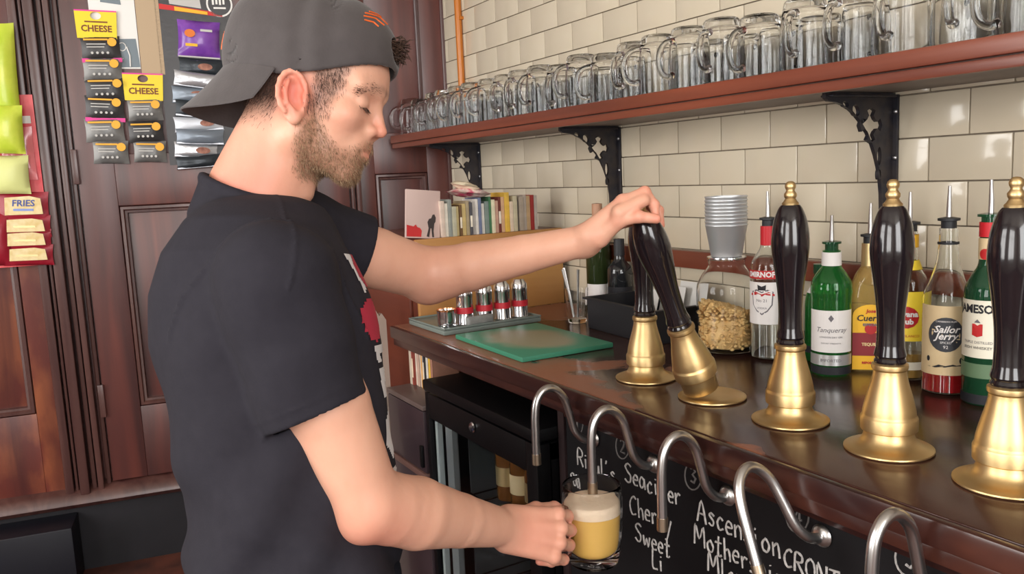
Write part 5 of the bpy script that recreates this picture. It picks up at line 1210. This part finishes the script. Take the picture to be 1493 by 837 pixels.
# T-shirt: torso and sleeves, open at the neck, hems and waist
m_shirt = mat('black_cotton', rgb(43, 41, 48), .9, noise=(60., rgb(38, 36, 43), .3), bump=(300., .08), spec=.25)
m_trous = mat('dark_trousers', rgb(32, 34, 43), .9, noise=(40., rgb(27, 29, 38), .3), spec=.2)
HEMR = P(460, 603, 1.02); HEMRn = np.array([.39, .02, -.92]); HEMRn /= np.linalg.norm(HEMRn)
HEML = P(531, 366, 1.378); HEMLn = (ELL - SHL)/np.linalg.norm(ELL - SHL); HEMLn = HEMLn*.8 + np.array([.5, .0, -.15])*.5; HEMLn /= np.linalg.norm(HEMLn)
COLC = hp(-.052, 0, -.126); COLN = (hp(-.052, 0, -.126) - P(380, 268, 1.185))
WAIST = (IH/2 - 846)*1.15/FPX
def folds(p):
    x, y, z = p[:, 0], p[:, 1], p[:, 2]
    f = .0026*np.sin(38*z + 9*np.sin(7*x + 5*y)) * np.clip((-.05 - z)/.2, 0, 1)
    f += .0056*np.sin(56*(z*.85 + x*.55) + 4*np.sin(11*y)) * np.clip((-.20 - z)/.12, 0, 1)
    f += .0022*np.sin(30*x - 24*z + 3*np.sin(9*y))
    return f
SLN = (HEMR - SHR)/np.linalg.norm(HEMR - SHR)
ARMN = np.array([.28, -.86, -.42]); ARMN /= np.linalg.norm(ARMN); ARMP = SHR - ARMN*.030
def ridge(t, w): return np.exp(-(t/w)**2)
def sd_shirt_out(p):
    d = sd_torso(p, .0, top=SEC[-1, 0], bot=WAIST)
    d = smin(d, sd_cone(p, NB + np.array([-.025, 0, -.055]), SHR + np.array([0, .02, .0]), .054, .066), .03)
    d = smin(d, sd_cone(p, NB + np.array([-.025, 0, -.045]), SHL + np.array([.0, -.02, .0]), .055, .066), .035)
    d += folds(p)
    s1 = chain(p, [SHR, SHR*.5 + HEMR*.5, HEMR + SLN*.01], [.074, .071, .0660], .004); s1 = s1 + .0016*np.sin(55*((p - SHR) @ SLN) + 30*p[:, 0])
    s1 = smax(s1, (p - HEMR) @ HEMRn, .0015)
    s1 = s1 - .0012*ridge((p - HEMR) @ HEMRn + .018, .0016)
    d = smin(d, s1, .011)
    s2 = sd_cone(p, SHL, HEML + HEMLn*.02, .068, .060); s2 = smax(s2, (p - HEML) @ HEMLn, .002)
    d = smin(d, s2, .03)
    # armhole and shoulder seams stand a little proud
    near = np.clip(1 - np.linalg.norm(p - SHR, axis=1)/.16, 0, 1) > 0
    d = d - .0028*ridge((p - ARMP) @ ARMN, .0022)*near
    sn = np.cross(SHR - NB, np.array([.25, 0, 1.])); sn /= np.linalg.norm(sn)
    d = d - .0026*ridge((p - NB - np.array([.0, 0, 0])) @ sn, .0020)*(p[:, 1] < NB[1] - .05)*(p[:, 2] > SHR[2] - .01)
    return d
def sd_shirt(p):
    d = sd_shirt_out(p)
    nkc = sd_cone(p, hp(-.03, 0, -.02), hp(-.058, 0, -.118), .064, .074); d = smax(d, -nkc, .004)      # neck opening
    d = smin(d, boxed(p, neck_ring_d, *pts_box(RING, .01), pad=.03), .003)
    d = smin(d, boxed(p, neck_skirt_d, *pts_box(RING, .07), pad=.02), .006)
    i1 = sd_cone(p, SHR*.25 + HEMR*.75, HEMR + HEMRn*.05, .0550, .0605); d = smax(d, -smax(i1, (p - HEMR) @ HEMRn - .004, .001), .0015)         # hollow sleeves
    i2 = sd_cone(p, SHL*.2 + HEML*.8, HEML + HEMLn*.05, .050, .0560); d = smax(d, -i2, .002)
    return d
# collar ring: an ellipse round the neck in a tilted plane
cb, cf = P(300, 258, 1.175), P(462, 304, 1.20); cc = (cb + cf)/2; cu = (cf - cb)/2; cside = np.array([0, .074, 0.])
RING = [cc + cu*math.cos(a) + cside*math.sin(a) + np.array([0, 0, -.012*math.sin(a)**2 + .0]) for a in np.linspace(0, 2*PI, 49)]
def neck_ring_d(p): return chain(p, RING, [.0062]*len(RING), .001)
def neck_skirt_d(p):
    d = None
    for q in RING[:-1]:
        o = q - cc; e = sd_cone(p, q + np.array([0, 0, -.006]), q + o*(.30 if o[0] > -.03 else .16) + np.array([0, 0, -.055]), .0040, .007); d = e if d is None else smin(d, e, .010)
    return d
spos, sfac = sdf_mesh(sd_shirt, np.array([-.56, .80, -.47]), np.array([-.10, 1.50, .19]), .0032)
shirt_me = np_mesh('t_shirt', spos - BASE, sfac); shirt = pchild('t_shirt', shirt_me, m_shirt)
# trousers and shoes
def sd_trous(p):
    d = sd_torso(p, -.006, top=WAIST + .03, bot=HIPZ - .02)
    for h_, k_, a_ in LEGS:
        e = smin(sd_cone(p, h_ + DOWN*.06 - LEFT*np.sign((h_ - HIPC) @ LEFT)*.012, k_, .080, .066), sd_cone(p, k_, a_ + DOWN*.01, .070, .062), .03); d = smin(d, e, .03)
    cut = (p - (BASE - DOWN*.03)) @ DOWN; d = smax(d, cut, .004)
    return d + .002*np.sin(45*p[:, 2] + 20*p[:, 0])
tpos, tfac = sdf_mesh(sd_trous, np.array([-.60, .85, -1.5]), np.array([-.05, 1.65, -.33]), .008)
pchild('trousers', np_mesh('trousers', tpos - BASE, tfac), m_trous)
for s_, (h_, k_, a_) in zip((-1, 1), LEGS):
    foot = a_ + DOWN*((FB @ a_ + CAM)[2] - .04)
    def sd_shoe(p, f=foot):
        d = sd_cone(p, f - FWD*.04, f + FWD*.13, .045, .038); d = smin(d, sd_cone(p, f, f - DOWN*.05, .046, .044), .02)
        return smax(d, (p - f) @ DOWN - .038, .003)
    q, ff = sdf_mesh(sd_shoe, foot - .3, foot + .3, .008); pchild('shoe', np_mesh('shoe', q - BASE, ff), mat('black_shoe', rgb(30, 29, 30), .5))

# cap worn backwards: crown, brim over the nape, orange stitched marks
m_cap = mat('charcoal_cap_cotton', rgb(74, 68, 68), .8, noise=(50., rgb(66, 60, 60), .3), sheen=.2, bump=(260., .08)); m_stitch = mat('orange_thread', rgb(232, 104, 40), .6)
CAPTOP = .172
def sd_cap_solid(q, g=0.):
    d = sd_ell(q, (-.022, 0, .070), (.121 + g, .090 + g, .106 + g)); d = smin(d, sd_ell(q, (.032, 0, .098), (.066 + g, .068 + g, .062 + g)), .03)
    d = smin(d, sd_ell(q, (-.066, 0, .098), (.072 + g, .072 + g, .066 + g)), .03); return d
def sd_cap(p):
    q = (p - HO) @ HB
    wr = .0009*np.sin(60*q[:, 0] + 40*q[:, 2]) + .0012*np.sin(35*q[:, 2] + 8*np.sin(20*q[:, 0]))
    d = sd_cap_solid(q) + wr
    d = smax(d, -sd_cap_solid(q, -.0045), .001)
    edge = np.interp(q[:, 0], [-.15, -.10, -.05, -.02, .02, .06, .11], [.030, .028, .029, .034, .046, .064, .088])
    d = smax(d, (edge - q[:, 2])*.9, .0015)
    hole = sd_ell(q, (.118, 0, .112), (.05, .026, .020)); d = smax(d, -hole, .002)      # gap above the strap at the forehead
    return d
cpos, cfac = sdf_mesh(sd_cap, HO - .22, HO + np.array([.22, .22, .26]), .0024)
cap = pchild('cap', np_mesh('cap', cpos - BASE, cfac), m_cap)
bm_ = MB(); nu, nv = 32, 10; top_ = []; bot_ = []
for i in range(nu + 1):
    a = -1.45 + 2.90*i/nu
    for j in range(nv + 1):
        v = j/nv; sa = math.sin(a)**2
        r0 = np.array([-.022 - .117*math.cos(a), .0875*math.sin(a), .034 + .002*math.cos(a) + .004*sa])
        ext = .084*max(math.cos(a), 0)**.5
        q = r0 + np.array([-.46, 0, -.90])*ext*v*np.array([1 + .25*v, 1, 1 - .08*v]) + np.array([0, .010*math.sin(a)*v, -.022*sa*v])
        th = .0026
        top_.append(tuple(hp(*q) - BASE)); bot_.append(tuple(hp(*(q - np.array([-.83, 0, .55])*th)) - BASE))
W_ = nv + 1; n0 = len(top_); fs = []
for i in range(nu):
    for j in range(nv):
        q = [i*W_+j, (i+1)*W_+j, (i+1)*W_+j+1, i*W_+j+1]; fs.append(q); fs.append([n0 + k for k in q[::-1]])
for i in range(nu): fs.append((i*W_+nv, (i+1)*W_+nv, n0+(i+1)*W_+nv, n0+i*W_+nv)); fs.append(((i+1)*W_, i*W_, n0+i*W_, n0+(i+1)*W_))
for j in range(nv): fs.append((j+1, j, n0+j, n0+j+1)); fs.append((nu*W_+j, nu*W_+j+1, n0+nu*W_+j+1, n0+nu*W_+j))
bm_.add(top_ + bot_, fs); brim = bm_.build('brim', m_cap, cap, 50)

# ------------------------------------------------------------------ strands: beard, hair, brows, lashes
tri_c = bpos_[bfac_].mean(1); e1 = bpos_[bfac_[:, 1]] - bpos_[bfac_[:, 0]]; e2 = bpos_[bfac_[:, 3]] - bpos_[bfac_[:, 0]]
fn = np.cross(e1, bpos_[bfac_[:, 2]] - bpos_[bfac_[:, 0]]); fa = np.linalg.norm(fn, axis=1); fn = fn/np.maximum(fa, 1e-12)[:, None]
hlf = (tri_c - HO) @ HB
headf = np.linalg.norm(hlf, axis=1) < .18
def strands(name, dens, count, length, width, flow, m, parent=None, lift=.5, curl=.3, seed=1, offs=-.001):
    r_ = np.random.default_rng(seed); wgt = dens*fa*headf; wgt = wgt/wgt.sum(); idx = r_.choice(len(wgt), count, p=wgt)
    b = bfac_[idx]; u = r_.random((count, 1)); v = r_.random((count, 1))
    root = bpos_[b[:, 0]]*(1-u)*(1-v) + bpos_[b[:, 1]]*u*(1-v) + bpos_[b[:, 2]]*u*v + bpos_[b[:, 3]]*(1-u)*v
    nrm = fn[idx]; fl = (HB @ np.asarray(flow(hlf[idx])).T).T if callable(flow) else np.tile(HB @ np.asarray(flow, float), (count, 1))
    d0 = nrm*lift + fl + r_.normal(0, curl, (count, 3)); d0 /= np.linalg.norm(d0, axis=1)[:, None]
    d1 = fl*1.0 + nrm*lift*.4 + r_.normal(0, curl, (count, 3)); d1 /= np.linalg.norm(d1, axis=1)[:, None]
    L_ = (length*r_.uniform(.55, 1.2, count))[:, None]; side = np.cross(d0, r_.normal(0, 1, (count, 3))); side /= np.linalg.norm(side, axis=1)[:, None]; side *= width/2
    p0_ = root + nrm*offs; p1_ = p0_ + d0*L_*.5; p2_ = p1_ + d1*L_*.5
    V = np.stack([p0_ - side, p0_ + side, p1_ + side*.8, p1_ - side*.8, p2_ + side*.15, p2_ - side*.15], 1).reshape(-1, 3)
    k = np.arange(count)[:, None]*6; F = np.concatenate([k + np.array([[0, 1, 2, 3]]), k + np.array([[3, 2, 4, 5]])])
    return pchild(name, np_mesh(name, V - BASE, F), m, parent)
m_beard = mat('brown_beard_hair', rgb(112, 84, 62), .6, noise=(300., rgb(168, 138, 106), .12)); m_hair = mat('dark_hair', rgb(46, 34, 30), .55, noise=(200., rgb(84, 62, 50), .15))
strands('beard', beard_mask(hlf), 6500, .0080, .00055, (.35, 0, -.85), m_beard, lift=.45, curl=.30, seed=2)
x_, y_, z_ = hlf[:, 0], np.abs(hlf[:, 1]), hlf[:, 2]
strands('sideburn', side_mask(hlf), 3000, .0095, .0005, (.30, 0, -.8), m_hair, lift=.22, curl=.22, seed=3)
strands('nape_hair', nape_mask(hlf)**1.6, 9500, .0090, .0005, (-.2, 0, -.9), m_hair, lift=.22, curl=.20, seed=4)
hab = hlf.copy(); hab[:, 1] = y_
brow_d = np.exp(-(chain(hab, BROW, [0]*4, .0001)/.0048)**2)
strands('eyebrow', brow_d, 3200, .0075, .00055, lambda h: np.stack([-.4 + 0*h[:, 0], np.sign(h[:, 1])*.8, -.10 + 0*h[:, 0]], 1), m_hair, lift=.12, curl=.12, seed=5)
lash = np.exp(-((z_ - .0175)/.0016)**2)*cl(x_, .076, .080)*(y_ > .018)*(y_ < .047)
strands('eyelash', lash, 130, .008, .0006, (.7, 0, -.6), m_hair, lift=.3, curl=.15, seed=6)
# curl of hair pushed out above the cap strap
tuft = MB(); r_ = random.Random(5)
for k in range(90):
    a = hp(.085, r_.uniform(-.016, .016), r_.uniform(.108, .128)); d_ = np.array([r_.uniform(.6, 1), r_.uniform(-.4, .4), r_.uniform(-.7, .5)]); c_ = hp(*(np.array([.085, 0, .118]) + d_*.03)); e_ = hp(*(np.array([.085, 0, .118]) + d_*.03 + np.array([r_.uniform(-.014, .01), r_.uniform(-.01, .01), r_.uniform(-.014, .008)])))
    tuft.tube([a - BASE, c_ - BASE, e_ - BASE], [.0008, .0008, .0003], 4, cap=False)
o = tuft.build('forelock', m_hair, person, 0)
# stitched marks on the cap and the printed chest, laid on the cloth itself
def on_mesh(bvh, o_, d_):
    hit = bvh.ray_cast(Vector(o_), Vector(d_)); return None if hit[0] is None else (np.array(hit[0]), np.array(hit[1]))
cap_bvh = BVHTree.FromPolygons([tuple(v) for v in cpos - BASE], [tuple(f) for f in cfac.tolist()])
def cap_line(pts, r):
    out = []
    for a, b in zip(pts, pts[1:]):
        for k in range(6):
            x, z = a[0] + (b[0]-a[0])*k/6, a[1] + (b[1]-a[1])*k/6
            h_ = on_mesh(cap_bvh, hp(x, -.2, z) - BASE, HB @ np.array([0, 1., 0]))
            if h_: out.append(h_[0] + h_[1]*.0006)
    return MB().tube(out, r, 6) if len(out) > 1 else None
for ln in ([(.060, .150), (.074, .156), (.083, .150)], [(.058, .144), (.072, .149), (.085, .143)], [(.059, .138), (.071, .142), (.084, .137)], [(.062, .132), (.072, .134), (.080, .130)]):
    b = cap_line(ln, .0011)
    if b: b.build('logo_stitch', m_stitch, cap, 60)
b = cap_line([(-.1415, .062), (-.1420, .076), (-.1405, .090)], .0015)
if b: b.build('edge_stitch', m_stitch, cap, 60)
sh_bvh = BVHTree.FromPolygons([tuple(v) for v in spos - BASE], [tuple(f) for f in sfac.tolist()])
def chest_patch(poly, m, off=.0012):
    """poly in (across the chest toward the left side, height) laid on the shirt front"""
    xs = [p[0] for p in poly]; zs = [p[1] for p in poly]; st = .004; b = MB()
    def inside(x, z):
        c = False; n = len(poly)
        for i in range(n):
            (x1, z1), (x2, z2) = poly[i], poly[(i+1) % n]
            if (z1 > z) != (z2 > z) and x < (x2 - x1)*(z - z1)/(z2 - z1) + x1: c = not c
        return c
    cache = {}
    def pt(i, j):
        if (i, j) not in cache:
            o_ = np.array([SEC[3, 1], SEC[3, 2], 0]) + LEFT*(i*st) + np.array([0, 0, j*st]) + FWD*.5
            h_ = on_mesh(sh_bvh, o_ - BASE, -FWD); cache[(i, j)] = None if h_ is None else tuple(h_[0] + h_[1]*off)
        return cache[(i, j)]
    for i in range(int(min(xs)/st) - 1, int(max(xs)/st) + 2):
        for j in range(int(min(zs)/st) - 1, int(max(zs)/st) + 2):
            if inside((i + .5)*st, (j + .5)*st):
                q = [pt(i, j), pt(i, j+1), pt(i+1, j+1), pt(i+1, j)]
                if all(q): b.add(q, [(0, 1, 2, 3)])
    if b.v: b.build('print', m, shirt, 60)
m_pr = mat('red_shirt_print', rgb(176, 44, 66), .8); m_pw = mat('white_shirt_print', rgb(216, 214, 214), .8)
chest_patch([(-.10, .045), (-.06, .045), (-.07, .0), (-.085, -.01)], m_pw); chest_patch(circ(-.055, .022, .030, .024, 12), m_pr, .0018); chest_patch(circ(-.075, -.045, .036, .030, 12), m_pr)
chest_patch([(-.09, -.078), (-.02, -.082), (-.02, -.09), (-.07, -.09), (-.06, -.105), (-.08, -.105)], m_pw); chest_patch([(-.08, -.112), (-.03, -.115), (-.05, -.125), (-.03, -.14), (-.045, -.145), (-.06, -.13), (-.06, -.15), (-.085, -.15)], m_pw)
chest_patch([(-.09, -.18), (-.05, -.165), (-.03, -.19), (-.05, -.20), (-.03, -.22), (-.06, -.24), (-.09, -.215)], m_pw); chest_patch([(-.08, -.25), (-.04, -.255), (-.05, -.28), (-.085, -.29)], m_pw); chest_patch([(.02, .04), (.09, .05), (.10, -.02), (.03, -.03)], m_pr); chest_patch([(0, -.09), (.09, -.09), (.09, -.14), (.0, -.15)], m_pw)

# ------------------------------------------------------------------ the pint mug being filled
SC = 1.09; hdir = np.array(to_body(at(797, 772, 1.345)) - to_body(MUG)); hw = FB @ np.array([hdir[0], hdir[1], 0]); rz = math.atan2(hw[1], hw[0])
t = thing('beer_mug', 'glass pint mug of hazy golden beer held under the spout', 'beer mug', (MUG[0], MUG[1], MZ0), rz)
TS = Matrix.Diagonal((SC, SC, .99, 1))
MB().lathe(mug_mesh(.140), 44, TS).build('glass', m_glass, t, 60)
hm = mug_handle(); MB().add(hm.v, hm.f, TS).build('handle', m_glass, t, 60)
m_beer = mat('hazy_beer', rgb(238, 186, 92), .12, trans=.12, ior=1.34, noise=(12., rgb(244, 200, 116), .3), sss=.0)
m_foam = mat('beer_foam', rgb(242, 222, 196), .7, noise=(40., rgb(232, 206, 176), .3), bump=(140., .3))
inner = smooth_prof([(.0322, .0205), (.0385, .032), (.0412, .06), (.0431, .092)], 4)
MB().lathe([(0, .0178), (.019, .0182)] + inner + [(0, .092)], 40, TS).build('beer', m_beer, t, 60)
MB().lathe([(0, .0922), (.0431, .0922), (.0434, .100), (.0430, .1095), (.040, .1115), (.02, .1105), (0, .110)], 40, TS).build('foam', m_foam, t, 60)
print('person', round(_t.time() - _t0, 1), len(bpos_), len(spos), len(cpos))
